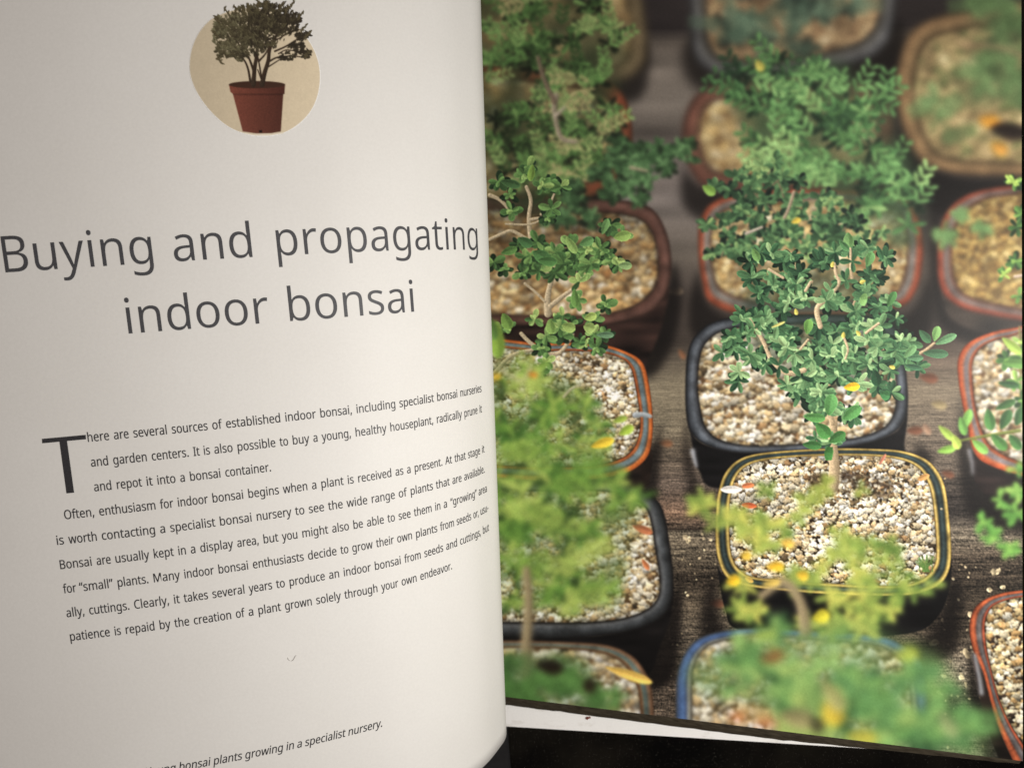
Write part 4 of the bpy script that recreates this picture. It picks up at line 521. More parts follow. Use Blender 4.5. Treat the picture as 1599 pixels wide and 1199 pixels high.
    # yellow rimmed front pot
    shadow([(1115, 890), (1140, 990), (1300, 1010), (1440, 1000), (1490, 900), (1500, 960), (1450, 1040), (1120, 1030)], 7, .85)
    A_out = [(1119, 790), (1122, 768), (1131, 741), (1150, 720), (1180, 709), (1240, 703), (1310, 700), (1370, 701), (1408, 704), (1440, 714), (1459, 729), (1474, 756), (1481, 800), (1485, 862), (1479, 896), (1458, 917), (1407, 929), (1300, 927), (1210, 920), (1160, 913), (1140, 905), (1126, 886), (1118, 850)]
    A_in = [(1139, 792), (1142, 770), (1148, 748), (1162, 730), (1190, 719), (1245, 713), (1310, 711), (1366, 712), (1400, 716), (1426, 725), (1442, 740), (1453, 766), (1459, 806), (1462, 858), (1458, 884), (1438, 905), (1395, 914), (1300, 911), (1220, 905), (1175, 900), (1155, 889), (1143, 868), (1139, 835)]
    pidA, gidA = pot(A_out, A_in, [(1120, 870), (1142, 905), (1300, 925), (1458, 917), (1484, 870), (1482, 920), (1462, 965), (1420, 988), (1300, 995), (1160, 985), (1132, 950)],
        [(0, (150, 126, 66)), (.1, (206, 178, 104)), (.22, (120, 104, 58)), (.32, (38, 46, 44)), (.5, (56, 70, 70)), (.68, (36, 42, 40)), (.78, (130, 112, 62)), (.88, (214, 186, 112)), (1, (110, 88, 48))], .8,
        'yellow rimmed dark pot in sharp focus at the front centre of the printed picture', 'white and tan gravel in sharp focus in the yellow rimmed pot', (4, 8), wht, (44, 33, 22), bodycol=(17, 16, 17), sig_g=.55)
    K.begin()                                           # dark soil and shadow at the trunk, chips
    K.poly(spline([(1318, 735), (1345, 740), (1385, 755), (1395, 768), (1370, 775), (1330, 760), (1312, 748)]), (44, 30, 20)); K.poly(spline([(1262, 745), (1285, 738), (1300, 748), (1285, 765), (1265, 760)]), (56, 40, 24))
    K.lay *= .8; K.end(3, None)
    K.begin()
    for i in range(260):
        x, y = R.normal(1345, 40), R.normal(757, 14)
        K.leaf(x, y, R.uniform(3, 8), R.uniform(2, 6), R.uniform(0, 3), np.array(wht[R.integers(0, 6)]) * R.uniform(.35, .85), obo=0)
    K.end(.7, None)
    K.begin()
    for x, y, l, w, a, c in ((1168, 758, 20, 9, -.1, (200, 120, 80)), (1170, 789, 24, 9, .1, (186, 92, 58)), (1442, 745, 20, 9, -.4, (186, 140, 88)), (1170, 905, 14, 8, .5, (200, 150, 80)), (1142, 764, 34, 12, 0, (232, 226, 218)), (1378, 717, 20, 5, -1, (170, 110, 90))): K.leaf(x, y, l, w, a, c, obo=0)
    for i in range(22):                                 # grass tuft
        a = R.uniform(-2.6, -.5); K.stroke([(1448 + R.normal(0, 5), 892), (1448 + 22 * math.cos(a), 890 + 24 * math.sin(a))], 1.6, .8, (88, 118, 60))
    K.end(.6, None)
    # brown rimmed pot at the bottom left
    pot([(700, 1004), (787, 1000), (878, 1002), (946, 1007), (984, 1022), (1005, 1045), (1016, 1072), (1020, 1110), (1020, 1150), (1018, 1190), (1000, 1215), (700, 1215)],
        [(700, 1014), (787, 1010), (872, 1011), (935, 1017), (968, 1030), (986, 1050), (997, 1075), (1001, 1110), (1001, 1150), (999, 1190), (985, 1213), (700, 1213)], None,
        [(0, (96, 70, 52)), (.25, (130, 100, 76)), (.45, (86, 100, 96)), (.7, (100, 116, 110)), (.85, (130, 92, 60)), (1, (104, 74, 50))], 2, 'brown rimmed pot cut by the bottom edge of the printed picture, lower left', 'blurred gravel in the bottom left pot', (6, 10), wht, (110, 84, 58), sig_g=2.4)
    # blue rimmed pot bottom centre
    pot([(1057, 1190), (1056, 1150), (1056, 1110), (1058, 1055), (1069, 1022), (1090, 998), (1125, 986), (1180, 981), (1250, 984), (1366, 992), (1410, 1008), (1440, 1040), (1450, 1110), (1450, 1190), (1430, 1230), (1080, 1230)],
        [(1080, 1190), (1080, 1150), (1080, 1110), (1080, 1060), (1086, 1030), (1104, 1008), (1134, 998), (1180, 993), (1250, 996), (1356, 1004), (1394, 1018), (1416, 1045), (1424, 1110), (1424, 1190), (1400, 1225), (1100, 1225)], None,
        [(0, (70, 78, 92)), (.2, (70, 92, 130)), (.45, (84, 110, 152)), (.62, (60, 74, 104)), (.8, (136, 136, 126)), (1, (98, 94, 86))], 2, 'blue rimmed pot cut by the bottom edge of the printed picture, bottom centre', 'blurred gravel in the blue rimmed pot', (7, 11), wht, (90, 76, 50), sig_g=2.4)
    # orange pot bottom right
    shadow([(1512, 1000), (1540, 1110), (1570, 1190), (1540, 1190), (1516, 1100)], 4, .7)
    pot([(1514, 985), (1518, 957), (1531, 940), (1559, 927), (1600, 921), (1680, 920), (1680, 1230), (1606, 1230), (1582, 1187), (1557, 1130), (1546, 1092), (1535, 1050), (1521, 1018)],
        [(1538, 982), (1541, 960), (1556, 942), (1600, 931), (1670, 931), (1670, 1222), (1634, 1222), (1610, 1180), (1579, 1132), (1560, 1090), (1549, 1050), (1541, 1014)], [(1518, 1020), (1535, 1050), (1546, 1092), (1570, 1160), (1600, 1220), (1580, 1220), (1550, 1160), (1530, 1090)],
        [(0, (108, 54, 36)), (.22, (184, 96, 60)), (.36, (136, 72, 50)), (.46, (84, 76, 74)), (.68, (104, 100, 100)), (.8, (90, 62, 54)), (.9, (176, 84, 56)), (1, (78, 52, 40))], .9, 'orange rimmed pot at the lower right corner of the printed picture', 'bright cream gravel in the lower right orange pot', (4.5, 8), [(240, 226, 190), (226, 200, 148), (198, 160, 108), (250, 242, 220), (64, 52, 42)], (50, 38, 28), bodycol=(40, 30, 26), sig_g=1.)
    K.begin(); K.stroke([(1522, 1022), (1530, 1060), (1533, 1082)], 5, 7, (150, 152, 156)); K.end(2.6, None)

    # ---------------- plants, back to front
    gF = [(34, 40, 30), (58, 78, 48), (88, 116, 70), (120, 146, 94)]
    pl = lambda label: new('printed_bonsai', label)
    # top centre
    K.begin(); K.foliage([(1150, 25, 45, 40), (1210, 20, 50, 50), (1270, 10, 50, 40), (1320, 15, 35, 35), (1240, 60, 45, 25), (1180, 70, 30, 18)], 24, [(46, 54, 48), (72, 92, 76), (110, 130, 108)], drk=(34, 40, 38), asp=.3, dens=1.0, spray=.6, clump=.2)
    K.end(5, pl('dark blurred bonsai in the top centre pot'))
    # top right
    K.veil([(1520, -10), (1610, -10), (1610, 150), (1560, 160), (1480, 160), (1440, 130), (1510, 90)], (84, 104, 70), .45, 10)
    K.begin(); K.foliage([(1560, 20, 50, 40), (1590, 70, 25, 40), (1545, 110, 55, 30), (1580, 140, 30, 30), (1460, 140, 28, 24), (1480, 200, 30, 20)], 26, [(58, 70, 48), (88, 112, 72), (118, 146, 98)], dens=1.15, asp=.34, spray=.5, clump=.2)
    K.stroke([(1500, 70), (1560, 75), (1600, 90)], 5, 5, (150, 120, 96)); K.end(5.5, pl('pale green blurred foliage at the upper right corner'))
    K.begin(); K.leaf(1545, 190, 34, 20, .2, (214, 150, 60)); K.leaf(1560, 232, 30, 20, .6, (206, 148, 70)); K.leaf(1575, 205, 60, 26, .2, (36, 28, 24)); K.end(5, None)
    # top left
    K.veil([(740, -20), (880, -20), (950, 20), (980, 90), (960, 160), (975, 230), (940, 300), (860, 330), (740, 290)], (50, 60, 40), .6, 9)
    K.begin(); K.foliage([(790, 40, 50, 60), (850, 30, 60, 50), (920, 40, 45, 45), (800, 130, 50, 60), (860, 120, 55, 60), (925, 120, 40, 40), (800, 210, 45, 50), (870, 200, 60, 60), (930, 190, 40, 45), (830, 270, 55, 40), (900, 270, 55, 45), (960, 60, 20, 30)], 24,
              [(34, 42, 28), (54, 76, 44), (84, 116, 66), (118, 148, 90), (156, 148, 106)], drk=(30, 36, 25), asp=.3, dens=1.1, flat=.45, clump=.16, gap=1.4, spray=.6)
    K.end(2.5, pl('large out of focus bonsai filling the upper left of the printed picture'), thr=.4)
    idTL = len(ids)
    K.begin(); K.stroke([(868, 150), (866, 175), (876, 215), (900, 222)], 10, 6, (150, 138, 120)); K.stroke([(868, 182), (882, 168)], 7, 4, (170, 158, 140)); K.stroke([(840, 90), (850, 125), (866, 160)], 6, 8, (120, 104, 88)); K.stroke([(944, 230), (958, 205)], 6, 4, (160, 140, 100)); K.end(2.4, idTL)
    K.begin(); K.foliage([(985, 235, 40, 22), (1040, 240, 45, 26), (1070, 235, 22, 18), (960, 270, 50, 32), (920, 310, 45, 28), (1010, 270, 40, 18), (985, 310, 30, 12), (890, 340, 35, 24), (900, 385, 30, 22)], 19, [(38, 52, 36), (62, 90, 58), (98, 130, 88)], drk=(34, 42, 32), asp=.55, dens=1.0)
    K.stroke([(985, 262), (1012, 268)], 5, 3, (170, 150, 130)); K.end(2.6, idTL, thr=.4)
    # upper middle
    K.veil([(1140, 110), (1240, 90), (1370, 120), (1400, 200), (1440, 300), (1440, 370), (1380, 380), (1300, 300), (1200, 260), (1150, 180)], (60, 80, 56), .6, 9)
    K.begin(); K.foliage([(1180, 130, 45, 30), (1240, 125, 45, 40), (1290, 150, 55, 40), (1350, 135, 40, 25), (1200, 190, 55, 45), (1280, 210, 60, 45), (1350, 200, 50, 45), (1250, 260, 60, 30), (1330, 260, 60, 35), (1390, 300, 45, 40), (1420, 310, 28, 20), (1360, 340, 40, 20), (1430, 355, 22, 14)], 32,
              [(46, 66, 48), (76, 112, 70), (112, 152, 96), (152, 186, 120)], drk=(38, 52, 40), asp=.27, dens=1.3, flat=.4, clump=.17, gap=1.4, spray=.85)
    K.leaf(1186, 103, 20, 14, 1, (190, 180, 90)); K.end(2.7, pl('bright green feathery bonsai out of focus in the upper middle'), thr=.4)
    # right edge blurred sprigs
    K.begin(); K.foliage([(1490, 370, 26, 16), (1525, 365, 20, 18), (1475, 378, 14, 10), (1510, 345, 14, 18)], 22, [(70, 92, 58), (104, 136, 86), (120, 152, 100)], dens=.9); K.end(4, pl('blurred leaf sprig hanging over the upper right orange pot'))
    # darker half-sharp foliage behind the centre
    K.begin(); K.foliage([(1110, 298, 18, 16, .15), (1145, 290, 32, 20), (1180, 285, 30, 24), (1210, 265, 25, 25), (1240, 300, 35, 28), (1180, 330, 40, 26), (1110, 365, 16, 18, .1), (1125, 385, 28, 16), (1150, 350, 30, 24), (1220, 340, 40, 30), (1280, 330, 40, 24), (1270, 365, 40, 22), (1320, 350, 35, 18), (1200, 380, 45, 22), (1160, 390, 30, 20), (1250, 395, 50, 18), (1370, 365, 22, 14), (1330, 380, 40, 14)], 19,
              [(40, 58, 44), (62, 90, 62), (92, 124, 84), (138, 164, 106)], drk=(32, 44, 38), asp=.5, dens=1.0, clump=.2, gap=1.3, twig=(120, 104, 84))
    K.stroke([(1240, 300), (1232, 325), (1225, 340)], 5, 5, (160, 140, 120)); K.stroke([(1165, 365), (1190, 355)], 5, 4, (190, 175, 160)); K.stroke([(1355, 385), (1362, 360)], 4, 3, (210, 190, 130)); K.leaf(1243, 345, 16, 9, -.4, (206, 180, 80)); K.leaf(1107, 297, 24, 15, .6, (124, 160, 80)); K.end(1.5, pl('dark green bonsai slightly out of focus behind the sharp centre bonsai'))
    # sharp left bonsai
    brc = (178, 162, 134)
    gB = [(48, 70, 44), (72, 102, 60), (100, 132, 78), (146, 168, 102)]
    K.begin()
    for p, a, b in (([(856, 490), (855, 470), (858, 450), (867, 418)], 12, 6), ([(860, 478), (880, 462), (902, 447)], 8, 5), ([(822, 292), (829, 313), (826, 341), (829, 377)], 5, 7), ([(765, 305), (780, 312), (792, 324), (798, 337)], 6, 4), ([(765, 374), (785, 365), (800, 361), (822, 373)], 5, 5),
                    ([(814, 521), (833, 539), (864, 553), (880, 545), (894, 522)], 6, 6), ([(820, 443), (836, 456), (851, 471)], 4, 4), ([(845, 335), (858, 320), (866, 302)], 4, 3), ([(829, 343), (850, 340), (858, 341)], 5, 4), ([(770, 585), (800, 555), (840, 545)], 6, 5), ([(895, 425), (908, 423)], 4, 3), ([(852, 292), (860, 278)], 3, 2.5), ([(790, 350), (830, 350), (858, 335)], 3, 3)):
        K.stroke(p, a, b, brc)
    F2 = [(828, 275, 14, 16), (792, 288, 16, 10), (786, 300, 16, 8), (855, 302, 22, 14), (868, 296, 14, 18), (873, 330, 14, 10), (803, 338, 8, 10), (850, 345, 12, 8), (823, 380, 20, 16), (852, 393, 26, 20), (880, 388, 24, 18), (905, 395, 26, 22), (932, 395, 22, 20), (945, 378, 14, 12), (958, 360, 10, 14), (972, 368, 12, 6, .2), (930, 412, 24, 16), (832, 402, 22, 16), (862, 418, 28, 14), (895, 415, 26, 16), (772, 420, 8, 14), (794, 422, 10, 12), (812, 418, 12, 12), (970, 415, 12, 8), (960, 408, 8, 8, .3), (915, 440, 12, 10), (905, 462, 8, 14, .15), (938, 470, 14, 10), (952, 478, 10, 10, .1), (790, 505, 14, 14), (806, 515, 14, 10), (842, 500, 14, 12), (862, 502, 16, 14, .15), (885, 502, 16, 14), (918, 492, 12, 12, .2), (928, 510, 12, 10, .2), (955, 524, 16, 5), (905, 528, 22, 12), (868, 522, 22, 10), (850, 530, 10, 8, .15), (925, 540, 10, 8), (848, 545, 8, 6), (860, 565, 10, 8), (838, 575, 14, 10)]
    K.foliage(F2, 19.5, gB, n=5, drk=(38, 56, 38), asp=.55, dens=1.0, edge=.38, under=.6, flat=.6, clump=.14)
    for x, y, l, w, a, c in ((972, 369, 27, 16, -.2, (130, 158, 88)), (976, 415, 22, 12, 0, (124, 150, 100)), (898, 466, 30, 13, 1.5, (96, 130, 72)), (888, 511, 22, 16, .3, (136, 160, 92)), (860, 510, 24, 15, 1.45, (120, 150, 84)), (791, 502, 28, 17, 1.15, (104, 134, 70)), (945, 523, 28, 10, 0, (92, 120, 92)), (892, 383, 30, 13, 1.0, (128, 156, 92)), (845, 400, 30, 20, .5, (80, 118, 72)), (830, 270, 26, 11, 1.75, (112, 140, 70)), (797, 287, 32, 13, .25, (64, 92, 58)), (920, 512, 18, 17, .3, (140, 162, 96)), (922, 495, 20, 13, -.3, (150, 172, 96)), (795, 392, 26, 13, -.3, (84, 116, 66)), (820, 378, 26, 15, .5, (70, 104, 66)), (945, 354, 26, 11, -1.2, (98, 132, 82)), (916, 378, 24, 14, -.4, (92, 128, 80)), (855, 408, 30, 15, .1, (76, 112, 66))):
        K.leaf(x, y, l, w, a, c, edge=.4)
    K.end(.5, pl('sharp small leaved bonsai with pale branches beside the page fold'), thr=.35)
    idF2 = len(ids)
    K.begin(); K.leaf(776, 530, 60, 24, 1.5, (128, 158, 70)); K.leaf(768, 512, 40, 16, 1.3, (92, 124, 64)); K.end(2.2, idF2)
    # sharp centre bonsai
    gC = [(36, 60, 44), (58, 90, 62), (86, 120, 82), (142, 170, 120)]
    brc = (176, 154, 122)
    pid = pl('sharp dark green bonsai standing in the middle of the printed picture')
    K.begin(); K.poly(spline([(1190, 430), (1250, 420), (1330, 425), (1390, 470), (1410, 520), (1420, 560), (1380, 590), (1330, 600), (1280, 610), (1240, 580), (1200, 560), (1170, 530), (1150, 490)]), (38, 56, 44)); K.lay *= .55; K.end(9, None)
    K.begin()
    for p, a, b in (([(1303, 412), (1306, 430), (1310, 442), (1294, 464), (1276, 482), (1281, 510)], 5, 9), ([(1328, 388), (1329, 420), (1331, 440)], 4, 5), ([(1171, 499), (1190, 530), (1205, 562), (1228, 582), (1256, 578)], 5, 9), ([(1201, 421), (1223, 434), (1240, 430)], 4, 4), ([(1258, 454), (1268, 440)], 5, 4), ([(1300, 760), (1303, 730), (1300, 690), (1302, 660)], 19, 12), ([(1459, 536), (1438, 551), (1410, 560), (1375, 545)], 4, 6), ([(1335, 470), (1325, 500), (1322, 530)], 3, 5), ([(1200, 525), (1215, 515)], 4, 5), ([(1300, 660), (1290, 620), (1300, 580)], 9, 7)):
        K.stroke(p, a, b, brc)
    F7 = [(1325, 378, 12, 16, .15), (1345, 390, 14, 10), (1358, 402, 12, 16), (1380, 400, 10, 12), (1300, 395, 8, 12), (1275, 408, 22, 14), (1235, 412, 26, 14, .05), (1180, 403, 16, 12), (1168, 408, 10, 8), (1215, 400, 16, 8, .1), (1195, 440, 26, 16), (1180, 470, 26, 18), (1228, 452, 28, 18), (1270, 440, 30, 18), (1330, 425, 30, 16), (1350, 450, 28, 20), (1300, 465, 24, 22), (1250, 480, 34, 20), (1165, 500, 30, 22), (1200, 500, 26, 24), (1325, 490, 30, 22), (1370, 480, 22, 16), (1395, 472, 12, 14, .1), (1385, 500, 18, 18), (1240, 520, 34, 24), (1285, 520, 30, 24), (1330, 525, 30, 22), (1370, 525, 28, 18, .1), (1390, 535, 24, 16, .1), (1170, 545, 24, 18), (1215, 545, 22, 18), (1260, 555, 30, 22), (1305, 555, 30, 20), (1345, 560, 30, 18), (1385, 560, 24, 14), (1415, 550, 18, 12), (1300, 585, 28, 18), (1260, 600, 26, 18), (1245, 625, 16, 18), (1275, 620, 18, 14), (1365, 590, 14, 14), (1380, 612, 14, 10), (1320, 595, 20, 14, .1), (1180, 570, 30, 12, .25), (1150, 580, 18, 8, .3), (1130, 550, 20, 10), (1297, 645, 20, 20, .15), (1325, 640, 20, 12, .1), (1275, 655, 18, 12, .1), (1285, 685, 18, 8), (1300, 700, 8, 16), (1165, 595, 12, 6, -.3), (1425, 572, 14, 5), (1255, 590, 24, 16), (1290, 605, 24, 16), (1335, 580, 26, 16), (1370, 575, 22, 14), (1240, 610, 20, 16), (1265, 635, 16, 12), (1180, 480, 22, 16), (1150, 520, 20, 16), (1140, 550, 18, 12), (1390, 545, 22, 14), (1410, 530, 14, 10)]
    K.foliage(F7, 23, gC, n=7, drk=(30, 48, 36), asp=.42, dens=1.15, edge=.42, under=.6, flat=.62, clump=.16, gap=1.5)
    for p, a, b in (([(1303, 412), (1306, 430), (1310, 442), (1294, 464), (1276, 482), (1281, 510)], 4, 8), ([(1328, 388), (1329, 420)], 3.5, 5), ([(1171, 499), (1190, 530), (1205, 562), (1228, 582), (1256, 578)], 4, 8), ([(1201, 421), (1223, 434)], 4, 4), ([(1258, 454), (1266, 440)], 5, 4), ([(1352, 520), (1372, 505)], 4, 4), ([(1250, 545), (1262, 530)], 4, 3), ([(1320, 560), (1324, 545), (1318, 528)], 3, 4)):
        K.stroke(p, a, b, (196, 174, 140))
    K.foliage([(1290, 470, 10, 6), (1300, 455, 6, 5), (1212, 570, 10, 5), (1185, 515, 8, 6), (1245, 585, 8, 4), (1330, 405, 6, 5)], 22, gC, n=4, asp=.42, dens=.8, edge=.4, centre=0)
    for x, y, l, w, a, c in ((1462, 521, 24, 13, -1.3, (118, 158, 96)), (1477, 530, 36, 12, -.42, (98, 136, 96)), (1444, 525, 26, 13, .85, (66, 100, 70)), (1461, 552, 40, 14, .05, (72, 104, 76)), (1421, 549, 26, 12, -.8, (104, 142, 96)), (1426, 573, 28, 9, .2, (62, 94, 70)), (1429, 559, 26, 10, 0, (84, 120, 88)), (1325, 375, 24, 16, 1.5, (104, 140, 88)), (1318, 384, 22, 10, .8, (78, 116, 76)), (1382, 617, 16, 15, .3, (66, 112, 70)), (1368, 590, 26, 16, 1.4, (40, 70, 48)), (1180, 398, 22, 12, 1.1, (104, 140, 84)), (1358, 405, 24, 14, -1.2, (96, 138, 86)), (1374, 395, 24, 9, 1.2, (60, 96, 66)),
                              (1297, 632, 34, 20, -1.4, (92, 142, 84)), (1330, 645, 34, 18, -.6, (86, 136, 78)), (1272, 652, 34, 14, .1, (84, 132, 74)), (1285, 672, 30, 20, .8, (74, 122, 66)), (1307, 683, 30, 16, -.5, (66, 108, 60)), (1268, 695, 30, 13, .1, (62, 104, 58)), (1294, 708, 14, 30, .1, (64, 112, 58)), (1392, 467, 26, 12, -1.1, (76, 116, 70)), (1348, 468, 12, 20, .2, (124, 164, 100)), (1262, 510, 24, 14, -1.4, (104, 146, 78))):
        K.leaf(x, y, l, w, a, c, edge=.35)
    for x, y in ((1347, 440), (1243, 487), (1393, 573), (1340, 520), (1317, 523), (1300, 413)): K.leaf(x, y, 10, 6, R.uniform(0, 3), (196, 184, 96), edge=.2)
    K.leaf(1330, 604, 25, 13, -.1, (242, 190, 56), edge=.2); K.leaf(1215, 507, 24, 4, -.4, (190, 184, 110)); K.end(.45, pid, thr=.35)
    # front of trunk stays sharp, moss at its foot
    # right edge sharp sprig
    K.begin()
    K.stroke([(1592, 510), (1594, 600), (1590, 660)], 3, 4, (120, 116, 70)); K.stroke([(1490, 690), (1530, 682), (1592, 672)], 3, 5, (110, 120, 60)); K.stroke([(1585, 432), (1600, 430)], 5, 5, (200, 180, 160))
    gR = [(46, 74, 44), (76, 112, 60), (112, 150, 78), (160, 190, 96)]
    K.foliage([(1588, 285, 12, 14, .2), (1592, 335, 8, 12), (1588, 365, 12, 14), (1590, 410, 10, 14), (1570, 430, 22, 8), (1592, 460, 10, 20), (1585, 535, 12, 14, .2), (1575, 560, 24, 10), (1580, 600, 22, 8), (1580, 625, 20, 10)], 20, gR, n=5, asp=.48, dens=1.0, edge=.25, drk=(44, 66, 40))
    for x, y, l, w, a, c in ((1545, 655, 34, 17, 1.4, (74, 116, 64)), (1570, 655, 34, 16, -1.1, (58, 92, 54)), (1560, 690, 34, 16, .8, (76, 118, 62)), (1585, 690, 30, 15, .9, (66, 104, 58)), (1592, 650, 30, 16, -1.2, (60, 96, 56)), (1575, 600, 34, 11, .15, (52, 84, 50)), (1570, 632, 34, 12, -.4, (60, 92, 52)), (1510, 655, 34, 14, -1.25, (120, 168, 86)), (1503, 665, 30, 13, 1.3, (104, 150, 78)), (1530, 697, 32, 14, .7, (124, 172, 88)), (1478, 676, 34, 12, .75, (150, 176, 84)), (1478, 702, 30, 12, -.2, (130, 172, 80)), (1493, 690, 24, 14, 1.2, (172, 194, 92)), (1580, 540, 40, 14, .7, (150, 178, 84)), (1585, 568, 40, 14, .1, (96, 136, 70))):
        K.leaf(x, y, l, w, a, c, edge=.2)
    K.end(1.5, pl('leafy sprig entering the printed picture from its right edge'), thr=.4)
    # right edge blurred sprigs, lower
    K.begin(); K.foliage([(1590, 760, 22, 14), (1580, 785, 24, 14), (1595, 810, 16, 20), (1555, 815, 18, 10, .1), (1545, 835, 14, 10, .1), (1578, 850, 14, 24), (1590, 740, 10, 10)], 26, [(72, 116, 56), (106, 156, 74), (140, 180, 92)], dens=.85, asp=.5); K.end(3.2, pl('blurred light green sprig at the lower right edge of the picture'))
    # front left blurred foliage
    gL = [(60, 94, 42), (90, 126, 56), (122, 152, 70), (164, 182, 94)]
    pidL = pl('blurred light green bonsai in the left foreground of the printed picture')
    K.veil([(770, 570), (860, 575), (930, 620), (950, 700), (980, 760), (1000, 800), (980, 880), (960, 950), (880, 960), (770, 900)], (84, 112, 54), .45, 8)
    K.begin(); K.foliage([(800, 600, 40, 26), (850, 590, 36, 16), (800, 650, 36, 36), (860, 640, 40, 30), (910, 640, 30, 20), (930, 660, 24, 16), (800, 700, 30, 30), (870, 690, 40, 24), (930, 700, 20, 12)], 32, gL, dens=1.35, asp=.26, drk=(62, 88, 42), clump=.24, gap=1.1, spray=.4)
    K.stroke([(780, 575), (815, 595), (830, 570)], 4, 3, (200, 190, 150)); K.leaf(775, 588, 16, 10, 0, (220, 170, 50)); K.leaf(832, 585, 16, 8, .2, (214, 130, 50)); K.end(3.6, pidL, thr=.4)
    K.begin(); K.leaf(941, 692, 38, 15, -.3, (212, 182, 62)); K.leaf(978, 672, 26, 14, -.5, (150, 176, 70)); K.leaf(968, 655, 24, 10, -.3, (140, 160, 70)); K.stroke([(880, 620), (900, 603), (948, 598)], 3, 2, (190, 180, 150)); K.end(1.6, pidL)
    K.begin(); K.foliage([(790, 760, 30, 34), (840, 740, 50, 36), (810, 820, 44, 40), (870, 790, 50, 40), (920, 770, 40, 26), (970, 765, 34, 16), (985, 790, 24, 14), (800, 870, 30, 26), (880, 850, 50, 30), (930, 830, 30, 26), (960, 840, 20, 30), (850, 900, 44, 26), (920, 900, 40, 30), (890, 940, 30, 20), (1000, 770, 20, 10), (960, 900, 30, 20), (800, 930, 20, 14), (850, 920, 30, 20), (900, 730, 40, 14)], 34, gL, dens=1.05, asp=.3, drk=(58, 86, 40), clump=.28, gap=.5, spray=.4)
    K.end(4.3, pidL, thr=.45)
    K.begin(); K.stroke([(822, 890), (826, 950), (822, 1010), (826, 1064)], 13, 20, (150, 134, 104)); K.end(4, pidL)
    K.veil([(770, 1030), (850, 1020), (910, 1030), (940, 1080), (960, 1110), (770, 1110)], (78, 112, 62), .75, 7)
    K.begin(); K.foliage([(800, 1060, 30, 26), (850, 1080, 40, 24), (890, 1050, 24, 20), (900, 1085, 30, 14), (800, 1095, 40, 10), (960, 1090, 14, 12)], 28, [(62, 96, 50), (84, 122, 64), (96, 136, 74)], dens=1.3, drk=(70, 100, 54)); K.leaf(858, 1040, 44, 22, .2, (30, 24, 16)); K.leaf(920, 1070, 22, 22, .2, (40, 34, 22)); K.end(5, pl('green moss in the bottom left pot of the picture'))
    K.begin(); K.leaf(982, 1053, 78, 15, .32, (232, 190, 96), edge=.05); K.end(1.8, new('printed_leaf', 'yellow fallen leaf lying across the bottom left pot rim'))
    # front centre foliage over the yellow rimmed pot
    gY = [(90, 116, 54), (120, 142, 68), (152, 166, 82), (190, 188, 92)]
    pidY = pl('yellow green blurred bonsai in the foreground in front of the yellow rimmed pot')
    K.begin(); K.foliage([(1105, 795, 18, 16), (1120, 815, 22, 14), (1150, 800, 28, 16, .2), (1165, 820, 20, 14), (1210, 815, 34, 14), (1255, 790, 26, 12), (1180, 850, 24, 16), (1190, 770, 18, 10)], 30, gY, dens=1.7, asp=.4, clump=.2); K.end(4, pidY)
    K.begin(); K.foliage([(1300, 760, 22, 12, .2), (1330, 770, 20, 14, .2), (1280, 765, 24, 8)], 24, [(110, 126, 60), (150, 160, 76)], dens=.9, asp=.5); K.end(3.6, pidY)
    K.begin(); K.foliage([(1300, 850, 26, 18), (1330, 860, 30, 18), (1380, 860, 36, 14), (1400, 880, 24, 14), (1340, 890, 26, 16), (1420, 895, 24, 14), (1380, 905, 30, 14), (1280, 870, 14, 20), (1440, 920, 26, 10), (1160, 905, 24, 14, .2), (1160, 940, 26, 26, .1), (1180, 960, 26, 14, .3), (1240, 895, 14, 10), (1330, 930, 34, 20), (1390, 930, 30, 18), (1280, 925, 26, 20), (1230, 915, 26, 12), (1290, 960, 44, 26, .1), (1360, 970, 44, 28), (1400, 950, 18, 14), (1420, 925, 14, 8)], 30, gY, dens=1.25, asp=.4, clump=.22, gap=1.8)
    K.stroke([(1190, 930), (1225, 910), (1250, 940), (1258, 985)], 12, 20, (150, 134, 104)); K.end(4.2, pidY, thr=.42)
    K.begin()
    for x, y, l, w, c in ((1230, 848, 22, 15, (226, 186, 84)), (1210, 884, 30, 16, (228, 180, 56)), (1253, 898, 20, 16, (214, 178, 60)), (1165, 867, 18, 16, (216, 180, 70)), (1145, 906, 22, 18, (228, 184, 50)), (1282, 962, 28, 22, (208, 196, 60)), (1204, 910, 30, 12, (206, 176, 90))): K.leaf(x, y, l, w, R.uniform(-.4, .4), c, edge=.05)
    K.end(3, pidY)
    # big bottom blur
    gG = [(84, 122, 76), (106, 148, 84), (134, 170, 98), (166, 184, 104)]
    pidG = pl('large soft green blur of a foreground bonsai at the bottom of the printed picture')
    K.veil([(1080, 1040), (1200, 1010), (1300, 970), (1420, 1000), (1490, 1060), (1540, 1190), (1300, 1190), (1200, 1110), (1100, 1080)], (104, 142, 82), .6, 12)
    K.begin(); K.foliage([(1120, 1050, 40, 20), (1160, 1040, 40, 30), (1200, 1060, 40, 34), (1260, 1030, 50, 40), (1320, 1030, 60, 50), (1390, 1040, 60, 50), (1270, 1090, 60, 44), (1340, 1110, 70, 50), (1420, 1110, 60, 60), (1450, 1060, 30, 40), (1480, 1130, 40, 40), (1400, 1165, 90, 30), (1500, 1170, 40, 24), (1240, 1110, 40, 30), (1300, 990, 50, 26), (1360, 990, 40, 24), (1230, 1000, 34, 20)], 44, gG, dens=1.0, asp=.42, drk=(66, 106, 64), clump=.4, gap=.9, spray=.25)
    K.end(6.8, pidG, thr=.4)
    K.begin()
